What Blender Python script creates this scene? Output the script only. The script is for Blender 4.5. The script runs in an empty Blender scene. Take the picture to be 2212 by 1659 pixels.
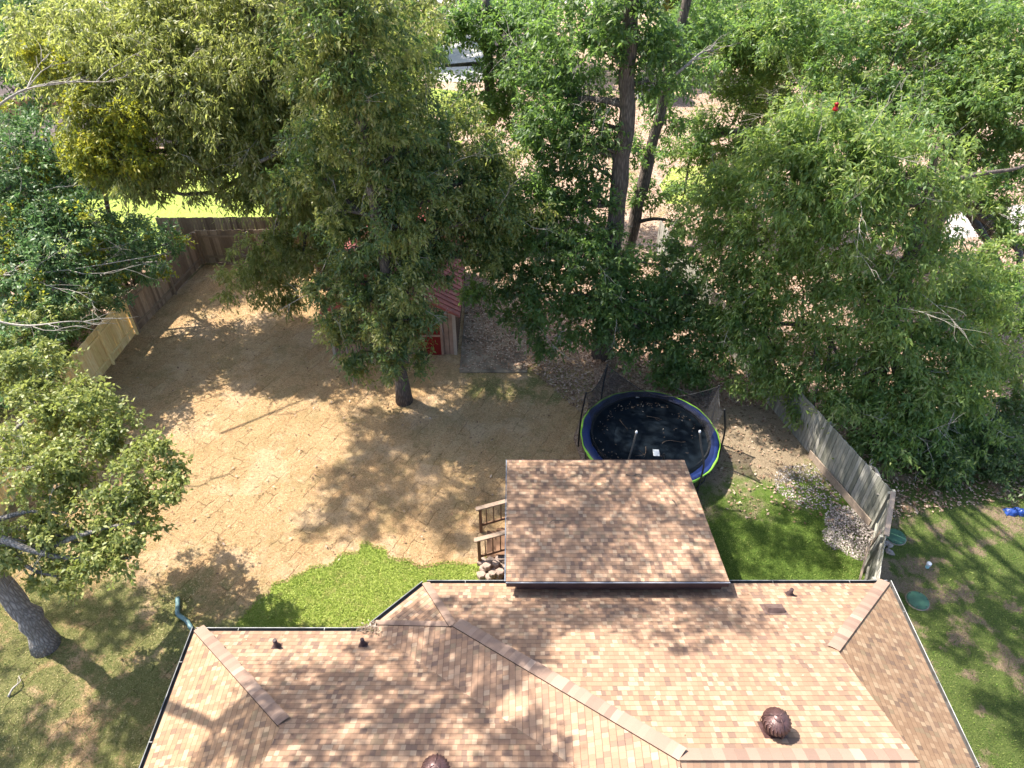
import bpy, math, random
import numpy as np
from mathutils import Vector
random.seed(7)
RNG = np.random.default_rng(11)
C = bpy.context.scene.collection
sc = bpy.context.scene
R = math.radians

# ------------------------------------------------------------------ camera, world, sun
H = 18.0
TH = R(40.3)
CT, ST = math.cos(TH), math.sin(TH)
F = 1534.0                      # focal length in pixels of a 2212 wide picture
cam_d = bpy.data.cameras.new('camera')
cam = bpy.data.objects.new('camera', cam_d)
C.objects.link(cam)
cam.location = (0, 0, H)
cam.rotation_euler = (R(90) - TH, 0, 0)
cam_d.sensor_width = 36.0
cam_d.lens = 36.0 * F / 2212.0
cam_d.clip_end = 2000
cam_d.clip_start = 0.1
sc.camera = cam

KX, KY = 0.60, -0.36            # how far a shadow runs per metre of height
sdir = Vector((-KX, -KY, 1)).normalized()
el = math.asin(sdir.z)
w = bpy.data.worlds.new('World')
sc.world = w
w.use_nodes = True
nt = w.node_tree
bg = nt.nodes['Background']
sky = nt.nodes.new('ShaderNodeTexSky')
sky.sky_type = 'NISHITA'
sky.sun_disc = False
sky.sun_elevation = el
sky.sun_rotation = math.atan2(sdir.x, sdir.y) % (2 * math.pi)
sky.air_density = 1.0
sky.dust_density = 2.0
nt.links.new(sky.outputs[0], bg.inputs[0])
bg.inputs[1].default_value = 0.145
sl = bpy.data.lights.new('sun', 'SUN')
sl.energy = 4.8
sl.angle = R(0.5)
sl.color = (1.0, 0.93, 0.83)
so = bpy.data.objects.new('sun', sl)
C.objects.link(so)
so.rotation_euler = (-sdir).to_track_quat('-Z', 'Y').to_euler()
so.location = (-30, 20, 60)
sc.view_settings.view_transform = 'Standard'
sc.view_settings.look = 'None'
sc.view_settings.exposure = 1.72
sc.view_settings.gamma = 1
sc.cycles.max_bounces = 7
sc.cycles.diffuse_bounces = 4
sc.cycles.transmission_bounces = 5
sc.cycles.glossy_bounces = 2
sc.cycles.transparent_max_bounces = 8

# ------------------------------------------------------------------ pixel -> world
def ray(x, y):
    u = (x - 1106) / F; v = (y - 829.5) / F
    return np.array([u, CT - v * ST, -(ST + v * CT)])
def P(x, y, z=0.0):
    d = ray(x, y); t = (z - H) / d[2]
    return (d[0] * t, d[1] * t, z)
def PY(x, y, Y):
    d = ray(x, y); t = Y / d[1]
    return (d[0] * t, Y, H + d[2] * t)

# ------------------------------------------------------------------ materials
def new_mat(name):
    m = bpy.data.materials.new(name); m.use_nodes = True
    n = m.node_tree; b = n.nodes['Principled BSDF']
    return m, n, b
def setv(b, key, v):
    if key in b.inputs: b.inputs[key].default_value = v
AK = 0.72
def plain(name, col, rough=0.7, metal=0.0, noise=0.0, nscale=8, spec=0.3, bump=0.0):
    col = tuple(c * AK for c in col)
    m, n, b = new_mat(name)
    setv(b, 'Base Color', (*col, 1)); setv(b, 'Roughness', rough); setv(b, 'Metallic', metal)
    setv(b, 'Specular IOR Level', spec)
    if noise or bump:
        tc = n.nodes.new('ShaderNodeTexCoord')
        t = n.nodes.new('ShaderNodeTexNoise'); t.inputs['Scale'].default_value = nscale
        t.inputs['Detail'].default_value = 6
        n.links.new(tc.outputs['Object'], t.inputs['Vector'])
        if noise:
            r = n.nodes.new('ShaderNodeValToRGB')
            r.color_ramp.elements[0].position = 0.3; r.color_ramp.elements[1].position = 0.7
            r.color_ramp.elements[0].color = (*[c * (1 - noise) for c in col], 1)
            r.color_ramp.elements[1].color = (*[min(1, c * (1 + noise)) for c in col], 1)
            n.links.new(t.outputs['Fac'], r.inputs[0]); n.links.new(r.outputs[0], b.inputs['Base Color'])
        if bump:
            bp = n.nodes.new('ShaderNodeBump'); bp.inputs['Strength'].default_value = bump
            bp.inputs['Distance'].default_value = 0.02
            n.links.new(t.outputs['Fac'], bp.inputs['Height']); n.links.new(bp.outputs[0], b.inputs['Normal'])
    return m
class G:
    """small node graph helper"""
    def __init__(s, n): s.n = n
    def node(s, t, **kw):
        x = s.n.nodes.new(t)
        for k, v in kw.items(): setattr(x, k, v)
        return x
    def link(s, a, b): s.n.links.new(a, b)
    def _in(s, sock, v):
        if isinstance(v, (int, float)): sock.default_value = v
        elif isinstance(v, tuple): sock.default_value = v
        else: s.link(v, sock)
    def math(s, op, a, b=0.0, c=0.0):
        x = s.node('ShaderNodeMath', operation=op)
        s._in(x.inputs[0], a); s._in(x.inputs[1], b)
        if op in ('MULTIPLY_ADD', 'COMPARE', 'SMOOTH_MIN'): s._in(x.inputs[2], c)
        return x.outputs[0]
    def noise(s, vec, scale, detail=4, rough=0.55, dist=0.0):
        x = s.node('ShaderNodeTexNoise')
        s.link(vec, x.inputs['Vector'])
        x.inputs['Scale'].default_value = scale; x.inputs['Detail'].default_value = detail
        x.inputs['Roughness'].default_value = rough; x.inputs['Distortion'].default_value = dist
        return x.outputs['Fac']
    def ramp(s, fac, stops, interp='LINEAR'):
        x = s.node('ShaderNodeValToRGB'); cr = x.color_ramp; cr.interpolation = interp
        while len(cr.elements) < len(stops): cr.elements.new(0.5)
        for e, (p, c) in zip(cr.elements, stops):
            e.position = p; e.color = (*c, 1) if len(c) == 3 else c
        s.link(fac, x.inputs[0]); return x.outputs[0]
    def mix(s, fac, a, b, mode='MIX'):
        x = s.node('ShaderNodeMixRGB', blend_type=mode)
        s._in(x.inputs[0], fac)
        for i, v in ((1, a), (2, b)):
            if isinstance(v, tuple): x.inputs[i].default_value = (*v, 1) if len(v) == 3 else v
            else: s.link(v, x.inputs[i])
        return x.outputs[0]
    def step(s, v, lo, hi):
        x = s.node('ShaderNodeMapRange', interpolation_type='SMOOTHSTEP')
        s._in(x.inputs[0], v); x.inputs[1].default_value = lo; x.inputs[2].default_value = hi
        return x.outputs[0]
    def bump(s, h, strength, dist, b):
        x = s.node('ShaderNodeBump'); x.inputs['Strength'].default_value = strength
        x.inputs['Distance'].default_value = dist
        s.link(h, x.inputs['Height']); s.link(x.outputs[0], b.inputs['Normal'])

def leaf_mat(name, cols, trans=0.35, tcol=(0.25, 0.4, 0.05), rough=0.5, spec=0.4):
    m, n, b = new_mat(name); g = G(n)
    geo = g.node('ShaderNodeNewGeometry'); tc = g.node('ShaderNodeTexCoord')
    nz = g.noise(tc.outputs['Object'], 0.55, 3)
    f = g.math('ADD', g.math('MULTIPLY_ADD', geo.outputs['Random Per Island'], 0.95, -0.12), g.math('MULTIPLY_ADD', nz, 1.0, -0.40))
    k = len(cols)
    col = g.ramp(f, [(i / (k - 1), c) for i, c in enumerate(cols)])
    g.link(col, b.inputs['Base Color'])
    setv(b, 'Roughness', rough); setv(b, 'Specular IOR Level', spec)
    tr = g.node('ShaderNodeBsdfTranslucent')
    tcx = g.mix(0.55, col, tcol)
    g.link(tcx, tr.inputs['Color'])
    mx = g.node('ShaderNodeMixShader'); mx.inputs[0].default_value = trans
    g.link(b.outputs[0], mx.inputs[1]); g.link(tr.outputs[0], mx.inputs[2])
    out = n.nodes['Material Output']; g.link(mx.outputs[0], out.inputs[0])
    return m

def shingle_mat(name, stops, tabw=0.105, row=0.142, tint=(0.61, 0.59, 0.575)):
    m, n, b = new_mat(name); g = G(n)
    uv = g.node('ShaderNodeUVMap'); sp = g.node('ShaderNodeSeparateXYZ')
    g.link(uv.outputs[0], sp.inputs[0])
    U, V = sp.outputs[0], sp.outputs[1]
    vr = g.math('DIVIDE', V, row); ri = g.math('FLOOR', vr); fr = g.math('FRACT', vr)
    wn = g.node('ShaderNodeTexWhiteNoise', noise_dimensions='1D'); g.link(ri, wn.inputs['W'])
    cv = g.node('ShaderNodeCombineXYZ'); g.link(g.math('MULTIPLY', U, 3.1), cv.inputs[0]); g.link(g.math('MULTIPLY', ri, 7.37), cv.inputs[1])
    warp = g.noise(cv.outputs[0], 1.0, 2)
    uu = g.math('ADD', g.math('DIVIDE', U, tabw), g.math('ADD', g.math('MULTIPLY', wn.outputs[0], 19.0), g.math('MULTIPLY', warp, 1.4)))
    ci = g.math('FLOOR', uu); cf = g.math('FRACT', uu)
    cc = g.node('ShaderNodeCombineXYZ'); g.link(ci, cc.inputs[0]); g.link(ri, cc.inputs[1])
    w2 = g.node('ShaderNodeTexWhiteNoise', noise_dimensions='2D'); g.link(cc.outputs[0], w2.inputs['Vector'])
    col = g.ramp(w2.outputs[0], stops, 'CONSTANT')
    tc = g.node('ShaderNodeTexCoord')
    gr = g.noise(tc.outputs['Object'], 260, 3, 0.7)
    col = g.mix(0.5, col, g.ramp(gr, [(0.3, (0.30, 0.30, 0.30)), (0.7, (0.72, 0.70, 0.68))]), 'OVERLAY')
    big = g.noise(tc.outputs['Object'], 0.7, 4)
    col = g.mix(g.step(big, 0.45, 0.75), col, g.mix(0.16, col, (0.20, 0.15, 0.13)))
    edge = g.math('ADD', g.math('LESS_THAN', fr, 0.085), g.math('MULTIPLY', g.math('LESS_THAN', cf, 0.05), 0.35))  # course and tab edges; the shadow under each butt is painted in
    edge = g.math('MINIMUM', edge, 1.0)
    col = g.mix(g.math('MULTIPLY', edge, 0.62), col, (0.075, 0.05, 0.04))
    col = g.mix(1.0, col, tint, 'MULTIPLY')
    g.link(col, b.inputs['Base Color'])
    hgt = g.math('ADD', g.math('MULTIPLY', g.math('SUBTRACT', 1.0, fr), 0.6), g.math('MULTIPLY', w2.outputs[0], 0.5))
    hgt = g.math('ADD', hgt, g.math('MULTIPLY', gr, 0.15))
    g.bump(hgt, 0.9, 0.016, b)
    setv(b, 'Roughness', 0.95); setv(b, 'Specular IOR Level', 0.15)
    return m

SH_STOPS = [(0.0, (0.38, 0.245, 0.165)), (0.18, (0.42, 0.275, 0.185)), (0.38, (0.46, 0.31, 0.21)), (0.54, (0.325, 0.212, 0.152)), (0.66, (0.49, 0.34, 0.235)),
            (0.80, (0.265, 0.182, 0.14)), (0.87, (0.54, 0.40, 0.28)), (0.95, (0.36, 0.265, 0.18))]
M = {}
M['shingle'] = shingle_mat('shingle', SH_STOPS)
M['shingle_tan'] = shingle_mat('shingle_tan', SH_STOPS, tint=(0.58, 0.56, 0.50))

def island_mat(name, stops, rough=0.85, nscale=40, streak=(1, 1, 1), bump=0.3, namt=0.35):
    m, n, b = new_mat(name); g = G(n)
    geo = g.node('ShaderNodeNewGeometry'); tc = g.node('ShaderNodeTexCoord')
    col = g.ramp(geo.outputs['Random Per Island'], [(p, tuple(c * AK for c in cc_)) for p, cc_ in stops])
    mp = g.node('ShaderNodeMapping'); mp.inputs['Scale'].default_value = streak
    g.link(tc.outputs['Object'], mp.inputs[0])
    nz = g.noise(mp.outputs[0], nscale, 6, 0.6)
    col = g.mix(namt, col, g.ramp(nz, [(0.3, (0.2, 0.2, 0.2)), (0.7, (0.8, 0.8, 0.8))]), 'OVERLAY')
    g.link(col, b.inputs['Base Color']); setv(b, 'Roughness', rough); setv(b, 'Specular IOR Level', 0.2)
    g.bump(nz, bump, 0.01, b)
    return m
M['cap'] = island_mat('ridge_cap_shingle', [(0, (0.23, 0.155, 0.12)), (0.35, (0.30, 0.205, 0.155)), (0.75, (0.33, 0.23, 0.175)), (1, (0.40, 0.29, 0.22))], 0.95, 200)

def bark_mat(name, a, c):
    m, n, b = new_mat(name); g = G(n)
    tc = g.node('ShaderNodeTexCoord'); mp = g.node('ShaderNodeMapping'); mp.inputs['Scale'].default_value = (9, 9, 1.6)
    g.link(tc.outputs['Object'], mp.inputs[0])
    nz = g.noise(mp.outputs[0], 2.2, 8, 0.7, 0.6)
    v = g.node('ShaderNodeTexVoronoi', feature='DISTANCE_TO_EDGE'); g.link(mp.outputs[0], v.inputs['Vector']); v.inputs['Scale'].default_value = 1.6
    h = g.math('ADD', g.math('MULTIPLY', nz, 0.6), g.math('MINIMUM', v.outputs[0], 0.35))
    g.link(g.ramp(h, [(0.25, a), (0.75, c)]), b.inputs['Base Color'])
    setv(b, 'Roughness', 0.95); g.bump(h, 0.9, 0.06, b)
    return m
M['bark'] = bark_mat('bark_dark', (0.045, 0.034, 0.028), (0.17, 0.135, 0.11))
M['bark_grey'] = bark_mat('bark_grey', (0.10, 0.09, 0.08), (0.34, 0.31, 0.28))
M['twig'] = plain('pale_twig', (0.42, 0.38, 0.33), 0.9, noise=0.3, nscale=20)
M['twig_dark'] = plain('brown_twig', (0.16, 0.12, 0.09), 0.9, noise=0.3, nscale=20)

# ground materials ---------------------------------------------------------------
def ground_mat(name, build, tint=(0.72, 0.70, 0.66)):
    m, n, b = new_mat(name); g = G(n)
    tc = g.node('ShaderNodeTexCoord'); vec = tc.outputs['Object']
    col, h = build(g, vec)
    col = g.mix(1.0, col, tint, 'MULTIPLY')
    g.link(col, b.inputs['Base Color']); setv(b, 'Roughness', 1.0); setv(b, 'Specular IOR Level', 0.08)
    g.bump(h, 1.0, 0.10, b)
    return m
def litter(g, v):
    a = g.noise(v, 0.35, 5); f = g.noise(v, 14, 6, 0.75); f2 = g.noise(v, 45, 4, 0.7)
    vo = g.node('ShaderNodeTexVoronoi'); g.link(v, vo.inputs['Vector']); vo.inputs['Scale'].default_value = 16
    sp = g.node('ShaderNodeSeparateColor'); g.link(vo.outputs['Color'], sp.inputs[0])
    leafc = g.ramp(sp.outputs[0], [(0, (0.20, 0.12, 0.08)), (0.4, (0.40, 0.28, 0.20)), (0.8, (0.60, 0.45, 0.35)), (1, (0.66, 0.55, 0.45))])
    col = g.mix(g.math('MULTIPLY', f, 0.6), leafc, (0.48, 0.35, 0.27))
    col = g.mix(g.step(a, 0.55, 0.72), col, g.ramp(f2, [(0.3, (0.10, 0.14, 0.035)), (0.7, (0.34, 0.30, 0.13))]))
    return col, g.math('ADD', f, g.math('MULTIPLY', sp.outputs[1], 0.4))
M['litter'] = ground_mat('leaf_litter', litter, (0.85, 0.82, 0.80))
def sod(g, v):
    mp = g.node('ShaderNodeMapping'); mp.inputs['Rotation'].default_value = (0, 0, R(-62)); g.link(v, mp.inputs[0])
    ds = g.noise(v, 1.6, 4); dv = g.node('ShaderNodeVectorMath', operation='ADD')
    cx = g.node('ShaderNodeCombineXYZ'); g.link(g.math('MULTIPLY', ds, 0.25), cx.inputs[0]); g.link(g.math('MULTIPLY', g.noise(v, 1.7, 3), 0.25), cx.inputs[1])
    g.link(mp.outputs[0], dv.inputs[0]); g.link(cx.outputs[0], dv.inputs[1])
    br = g.node('ShaderNodeTexBrick'); g.link(dv.outputs[0], br.inputs['Vector'])
    br.inputs['Color1'].default_value = (0, 0, 0, 1); br.inputs['Color2'].default_value = (1, 1, 1, 1); br.inputs['Mortar'].default_value = (0.5, 0.5, 0.5, 1)
    br.inputs['Scale'].default_value = 1; br.inputs['Brick Width'].default_value = 1.35; br.inputs['Row Height'].default_value = 0.42
    br.inputs['Mortar Size'].default_value = 0.018; br.inputs['Mortar Smooth'].default_value = 0.6
    fine = g.noise(v, 30, 8, 0.95); mid = g.noise(v, 5, 6, 0.75); big = g.noise(v, 0.33, 4)
    straw = g.ramp(fine, [(0.36, (0.15, 0.10, 0.06)), (0.44, (0.43, 0.30, 0.18)), (0.52, (0.68, 0.49, 0.29)), (0.62, (0.90, 0.73, 0.47))])
    tone = g.ramp(br.outputs['Color'], [(0, (0.44, 0.43, 0.40)), (1, (0.57, 0.57, 0.57))])
    straw = g.mix(0.7, straw, tone, 'OVERLAY')
    straw = g.mix(g.step(mid, 0.48, 0.66), straw, g.mix(0.3, straw, (0.66, 0.42, 0.20)))
    straw = g.mix(g.math('MULTIPLY', g.step(g.noise(v, 2.1, 6, 0.7), 0.52, 0.66), 0.5), straw, (0.30, 0.24, 0.13))
    straw = g.mix(g.math('MULTIPLY', g.step(g.noise(v, 0.9, 6, 0.75), 0.50, 0.60), 0.42), straw, (0.36, 0.31, 0.16))
    straw = g.mix(g.math('MULTIPLY', g.step(g.noise(v, 0.5, 5, 0.7), 0.50, 0.62), 0.30), straw, (0.92, 0.74, 0.56))
    straw = g.mix(g.math('MULTIPLY', g.step(g.noise(v, 11, 4, 0.7), 0.54, 0.64), 0.45), straw, (0.22, 0.16, 0.09))
    green = g.ramp(fine, [(0.38, (0.07, 0.11, 0.035)), (0.5, (0.19, 0.23, 0.08)), (0.62, (0.40, 0.38, 0.19))])
    green = g.mix(g.step(g.noise(v, 0.8, 5, 0.65), 0.5, 0.62), green, straw)
    spx = g.node('ShaderNodeSeparateXYZ'); g.link(v, spx.inputs[0])
    # grass is greener towards the lower left of the yard, where the older turf begins
    lin = g.math('ADD', g.math('MULTIPLY', spx.outputs[0], -0.10), g.math('MULTIPLY_ADD', spx.outputs[1], -0.20, 1.75))
    # a greener corner of turf by the concrete path
    dx = g.math('SUBTRACT', spx.outputs[0], 1.0); dy = g.math('SUBTRACT', spx.outputs[1], 21.3)
    rr = g.math('SQRT', g.math('ADD', g.math('MULTIPLY', g.math('MULTIPLY', dx, dx), 0.22), g.math('MULTIPLY', dy, dy)))
    lin = g.math('ADD', g.math('MAXIMUM', lin, -1.2), g.math('MULTIPLY', g.math('SUBTRACT', 1.0, g.step(rr, 0.8, 2.6)), 1.45))
    msk = g.math('ADD', g.math('ADD', lin, 0.0), g.math('MULTIPLY_ADD', big, 1.9, -0.95))
    msk = g.math('ADD', msk, g.math('MULTIPLY_ADD', br.outputs['Color'], 0.25, -0.12))
    msk = g.math('ADD', msk, g.math('MULTIPLY_ADD', mid, 0.9, -0.45))
    col = g.mix(g.math('MULTIPLY', g.step(msk, -0.05, 0.45), 0.88), straw, green)
    seam = g.math('MULTIPLY', br.outputs['Fac'], g.step(g.noise(v, 1.3, 4), 0.47, 0.60))
    col = g.mix(g.math('MULTIPLY', seam, 0.42), col, (0.09, 0.06, 0.035))
    return col, g.math('SUBTRACT', g.math('ADD', fine, mid), seam)
M['sod'] = ground_mat('straw_sod', sod, (0.82, 0.76, 0.69))
def green(g, v):
    fine = g.noise(v, 30, 8, 0.9); mid = g.noise(v, 3, 5, 0.6); big = g.noise(v, 0.6, 4)
    col = g.ramp(fine, [(0.32, (0.13, 0.18, 0.04)), (0.5, (0.30, 0.36, 0.10)), (0.68, (0.50, 0.54, 0.20))])
    dry = g.ramp(fine, [(0.3, (0.24, 0.20, 0.09)), (0.7, (0.55, 0.47, 0.26))])
    col = g.mix(g.math('MULTIPLY', g.step(g.math('ADD', mid, g.math('MULTIPLY', big, 0.5)), 0.74, 0.95), 0.7), col, dry)
    return col, g.math('ADD', fine, mid)
M['green'] = ground_mat('green_grass', green, (1.0, 1.0, 0.76))
def mixed(g, v):
    fine = g.noise(v, 34, 6, 0.8); mid = g.noise(v, 2.2, 5, 0.6); big = g.noise(v, 0.42, 5, 0.6)
    grass = g.ramp(fine, [(0.28, (0.04, 0.085, 0.015)), (0.5, (0.12, 0.19, 0.04)), (0.75, (0.27, 0.33, 0.09))])
    dirt = g.ramp(fine, [(0.3, (0.16, 0.12, 0.085)), (0.5, (0.36, 0.28, 0.21)), (0.7, (0.54, 0.44, 0.34))])
    dirt = g.mix(g.step(g.noise(v, 6, 5, 0.7), 0.55, 0.62), dirt, (0.15, 0.11, 0.075))
    spx = g.node('ShaderNodeSeparateXYZ'); g.link(v, spx.inputs[0])
    # bare earth along the fence and under the trees further back, grass near the house
    yy = g.math('MULTIPLY_ADD', spx.outputs[1], 0.26, -4.1)
    yy = g.math('MINIMUM', yy, 1.0)
    msk = g.math('ADD', yy, g.math('MULTIPLY_ADD', g.math('ADD', big, g.math('MULTIPLY', mid, 0.45)), 2.6, -1.75))
    return g.mix(g.step(msk, -0.15, 0.45), grass, dirt), g.math('ADD', fine, mid)
M['mixed'] = ground_mat('grass_and_earth', mixed, (0.85, 0.84, 0.74))
def side(g, v):
    fine = g.noise(v, 30, 6, 0.8); mid = g.noise(v, 1.3, 5, 0.6)
    grass = g.ramp(fine, [(0.3, (0.05, 0.085, 0.025)), (0.5, (0.13, 0.18, 0.05)), (0.7, (0.28, 0.31, 0.11))])
    dirt = g.ramp(fine, [(0.25, (0.16, 0.11, 0.08)), (0.5, (0.33, 0.25, 0.17)), (0.75, (0.55, 0.46, 0.33))])
    return g.mix(g.step(g.math('ADD', mid, g.math('MULTIPLY_ADD', g.noise(v, 0.45, 3), 0.6, -0.3)), 0.50, 0.62), grass, dirt), g.math('ADD', fine, mid)
M['side'] = ground_mat('side_lawn', side)
M['concrete'] = plain('stained_concrete', (0.27, 0.215, 0.15), 0.95, noise=0.55, nscale=1.6, bump=0.2)
M['road'] = plain('pale_road', (0.55, 0.52, 0.50), 0.9, noise=0.12, nscale=2)
M['gutter_in'] = plain('gutter_inside', (0.09, 0.085, 0.08), 0.6, noise=0.4, nscale=6)
M['gutter_lip'] = plain('gutter_lip', (0.33, 0.33, 0.32), 0.5, 0.2, noise=0.45, nscale=3)
M['fascia'] = plain('dark_fascia', (0.085, 0.05, 0.045), 0.7, noise=0.3, nscale=3)
M['drip'] = plain('drip_edge', (0.25, 0.26, 0.29), 0.5, 0.3, noise=0.3, nscale=4)
M['brick'] = None
def brick_mat():
    m, n, b = new_mat('red_brick'); g = G(n)
    tc = g.node('ShaderNodeTexCoord'); sp = g.node('ShaderNodeSeparateXYZ'); g.link(tc.outputs['Object'], sp.inputs[0])
    cb = g.node('ShaderNodeCombineXYZ'); g.link(g.math('ADD', sp.outputs[0], sp.outputs[1]), cb.inputs[0]); g.link(sp.outputs[2], cb.inputs[1])
    br = g.node('ShaderNodeTexBrick'); g.link(cb.outputs[0], br.inputs['Vector'])
    br.inputs['Color1'].default_value = (0.30, 0.10, 0.065, 1); br.inputs['Color2'].default_value = (0.20, 0.075, 0.05, 1)
    br.inputs['Mortar'].default_value = (0.35, 0.31, 0.28, 1)
    br.inputs['Scale'].default_value = 1; br.inputs['Brick Width'].default_value = 0.215; br.inputs['Row Height'].default_value = 0.075
    br.inputs['Mortar Size'].default_value = 0.008
    g.link(br.outputs[0], b.inputs['Base Color']); setv(b, 'Roughness', 0.9)
    return m
M['brick'] = brick_mat()
M['soffit'] = plain('tan_paint', (0.45, 0.36, 0.28), 0.7, noise=0.1)
M['brown_metal'] = plain('brown_metal', (0.115, 0.06, 0.055), 0.42, 0.35, noise=0.25, nscale=10, spec=0.5)
M['pipe_dark'] = plain('dark_pipe', (0.06, 0.035, 0.035), 0.6)
M['deckwood'] = island_mat('weathered_brown_deck_wood', [(0, (0.16, 0.085, 0.05)), (1, (0.26, 0.15, 0.09))], 0.8, 12, (3, 3, 1), 0.2)
M['deckrail'] = island_mat('grey_brown_rail_board', [(0, (0.27, 0.19, 0.14)), (1, (0.36, 0.27, 0.20))], 0.8, 12, (1, 3, 3), 0.2)
M['oldfence'] = island_mat('old_brown_fence_boards', [(0, (0.20, 0.145, 0.10)), (0.5, (0.31, 0.23, 0.155)), (1, (0.44, 0.335, 0.23))], 0.9, 5, (6, 6, 0.7), 0.3)
M['newfence'] = island_mat('new_pine_boards', [(0, (0.90, 0.66, 0.27)), (0.5, (1.08, 0.82, 0.38)), (1, (1.15, 0.90, 0.46))], 0.75, 4, (7, 7, 0.8), 0.2, 0.5)
M['greyfence'] = island_mat('weathered_grey_boards', [(0, (0.20, 0.20, 0.16)), (0.5, (0.31, 0.30, 0.25)), (1, (0.43, 0.41, 0.36))], 0.9, 5, (7, 7, 0.7), 0.3, 0.5)
M['board'] = island_mat('weathered_lumber', [(0, (0.28, 0.20, 0.14)), (1, (0.42, 0.34, 0.27))], 0.9, 6, (2, 2, 1), 0.3)
M['black'] = plain('black_fabric', (0.005, 0.009, 0.014), 0.9, spec=0.06, noise=0.3, nscale=3)
M['blackpole'] = plain('black_foam_pole', (0.012, 0.012, 0.014), 0.5)
M['greypole'] = plain('dark_grey_pole', (0.07, 0.065, 0.06), 0.5)
M['blue'] = plain('blue_vinyl', (0.010, 0.026, 0.12), 0.38, spec=0.6, noise=0.35, nscale=2.5, bump=0.25)
M['lime'] = plain('lime_green_vinyl', (0.30, 0.62, 0.07), 0.4)
M['white'] = plain('white_plastic', (0.72, 0.74, 0.76), 0.5)
M['cyanpipe'] = plain('pale_cyan_pipe', (0.35, 0.62, 0.66), 0.5)
M['bluegrey'] = plain('blue_green_pipe', (0.11, 0.20, 0.205), 0.5, noise=0.25, nscale=5)
M['green_lid'] = plain('faded_green_plastic', (0.06, 0.15, 0.085), 0.55, noise=0.3, nscale=4)
M['red_metal'] = plain('red_metal_roof', (0.34, 0.085, 0.065), 0.6, 0.1, noise=0.3, nscale=3, spec=0.5)
M['t111'] = plain('tan_board_siding', (0.36, 0.225, 0.155), 0.8, noise=0.18, nscale=3)
M['groove'] = plain('groove_and_cap_shadow', (0.05, 0.03, 0.02), 0.9)
M['red_door'] = plain('dark_red_door', (0.20, 0.012, 0.01), 0.5)
M['stone'] = island_mat('landscape_block', [(0, (0.20, 0.14, 0.11)), (0.5, (0.34, 0.25, 0.20)), (1, (0.50, 0.40, 0.33))], 0.95, 12, (1, 1, 1), 0.6)
M['gravel'] = island_mat('pale_gravel', [(0, (0.12, 0.095, 0.08)), (0.5, (0.30, 0.255, 0.22)), (1, (0.60, 0.54, 0.48))], 0.9, 30)
M['deadleaf'] = island_mat('dead_leaves', [(0, (0.16, 0.085, 0.05)), (0.5, (0.36, 0.23, 0.15)), (1, (0.58, 0.45, 0.34))], 0.9, 30)
M['debris'] = island_mat('pale_debris', [(0, (0.10, 0.07, 0.045)), (0.7, (0.24, 0.17, 0.12)), (1, (0.5, 0.45, 0.38))], 0.9, 30)
M['blueplastic'] = plain('blue_plastic_sheet', (0.02, 0.06, 0.26), 0.4, noise=0.4, nscale=9, bump=0.6)
M['redplastic'] = plain('red_plastic', (0.35, 0.012, 0.012), 0.3)
M['greyroof'] = shingle_mat('grey_shingle', [(0, (0.15, 0.125, 0.12)), (0.5, (0.21, 0.18, 0.17)), (0.8, (0.11, 0.095, 0.09))])
M['glass'] = plain('dark_glass', (0.03, 0.04, 0.05), 0.1, spec=0.8)
M['leaf_olive'] = leaf_mat('oak_leaves_olive', [(0.06, 0.088, 0.03), (0.11, 0.145, 0.045), (0.17, 0.20, 0.06), (0.26, 0.27, 0.10), (0.36, 0.33, 0.19)], 0.48, (0.56, 0.62, 0.13))
M['leaf_green'] = leaf_mat('oak_leaves_green', [(0.035, 0.075, 0.024), (0.06, 0.115, 0.034), (0.09, 0.155, 0.045), (0.15, 0.21, 0.07)], 0.44, (0.34, 0.56, 0.09))
M['leaf_dark'] = leaf_mat('dense_dark_leaves', [(0.03, 0.06, 0.024), (0.055, 0.095, 0.034), (0.085, 0.125, 0.045), (0.14, 0.17, 0.07)], 0.40, (0.28, 0.46, 0.08))
M['leaf_bright'] = leaf_mat('oak_leaves_bright', [(0.05, 0.10, 0.026), (0.085, 0.15, 0.038), (0.13, 0.20, 0.055), (0.20, 0.26, 0.085), (0.28, 0.29, 0.14)], 0.48, (0.50, 0.66, 0.11))
M['leaf_blue'] = leaf_mat('bluish_leaves', [(0.037, 0.092, 0.038), (0.075, 0.138, 0.051), (0.125, 0.196, 0.068), (0.213, 0.276, 0.102)], 0.34, (0.16, 0.34, 0.09))
M['leaf_post'] = leaf_mat('post_oak_leaves', [(0.088, 0.121, 0.034), (0.150, 0.184, 0.049), (0.225, 0.253, 0.072), (0.362, 0.356, 0.128)], 0.40, (0.48, 0.55, 0.12))
M['leaf_yellow'] = leaf_mat('yellow_green_leaves', [(0.07, 0.11, 0.015), (0.15, 0.19, 0.025), (0.26, 0.27, 0.03), (0.38, 0.33, 0.04)], 0.45, (0.50, 0.50, 0.04))
M['blade_straw'] = leaf_mat('straw_blades', [(0.141, 0.094, 0.048), (0.424, 0.286, 0.142), (0.596, 0.436, 0.235), (0.706, 0.564, 0.343)], 0.2, (0.6, 0.45, 0.2), 0.8, 0.1)
M['blade_shade'] = leaf_mat('shaded_grass_blades', [(0.053, 0.108, 0.023), (0.105, 0.173, 0.035), (0.180, 0.248, 0.054), (0.338, 0.367, 0.124)], 0.3, (0.3, 0.42, 0.07), 0.8, 0.1)  # darker copy of the grass blades, shade put into the colour
M['blade_mix'] = leaf_mat('mixed_blades', [(0.062, 0.104, 0.026), (0.156, 0.184, 0.059), (0.343, 0.304, 0.139), (0.484, 0.400, 0.211)], 0.2, (0.4, 0.42, 0.1), 0.8, 0.1)
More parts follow.
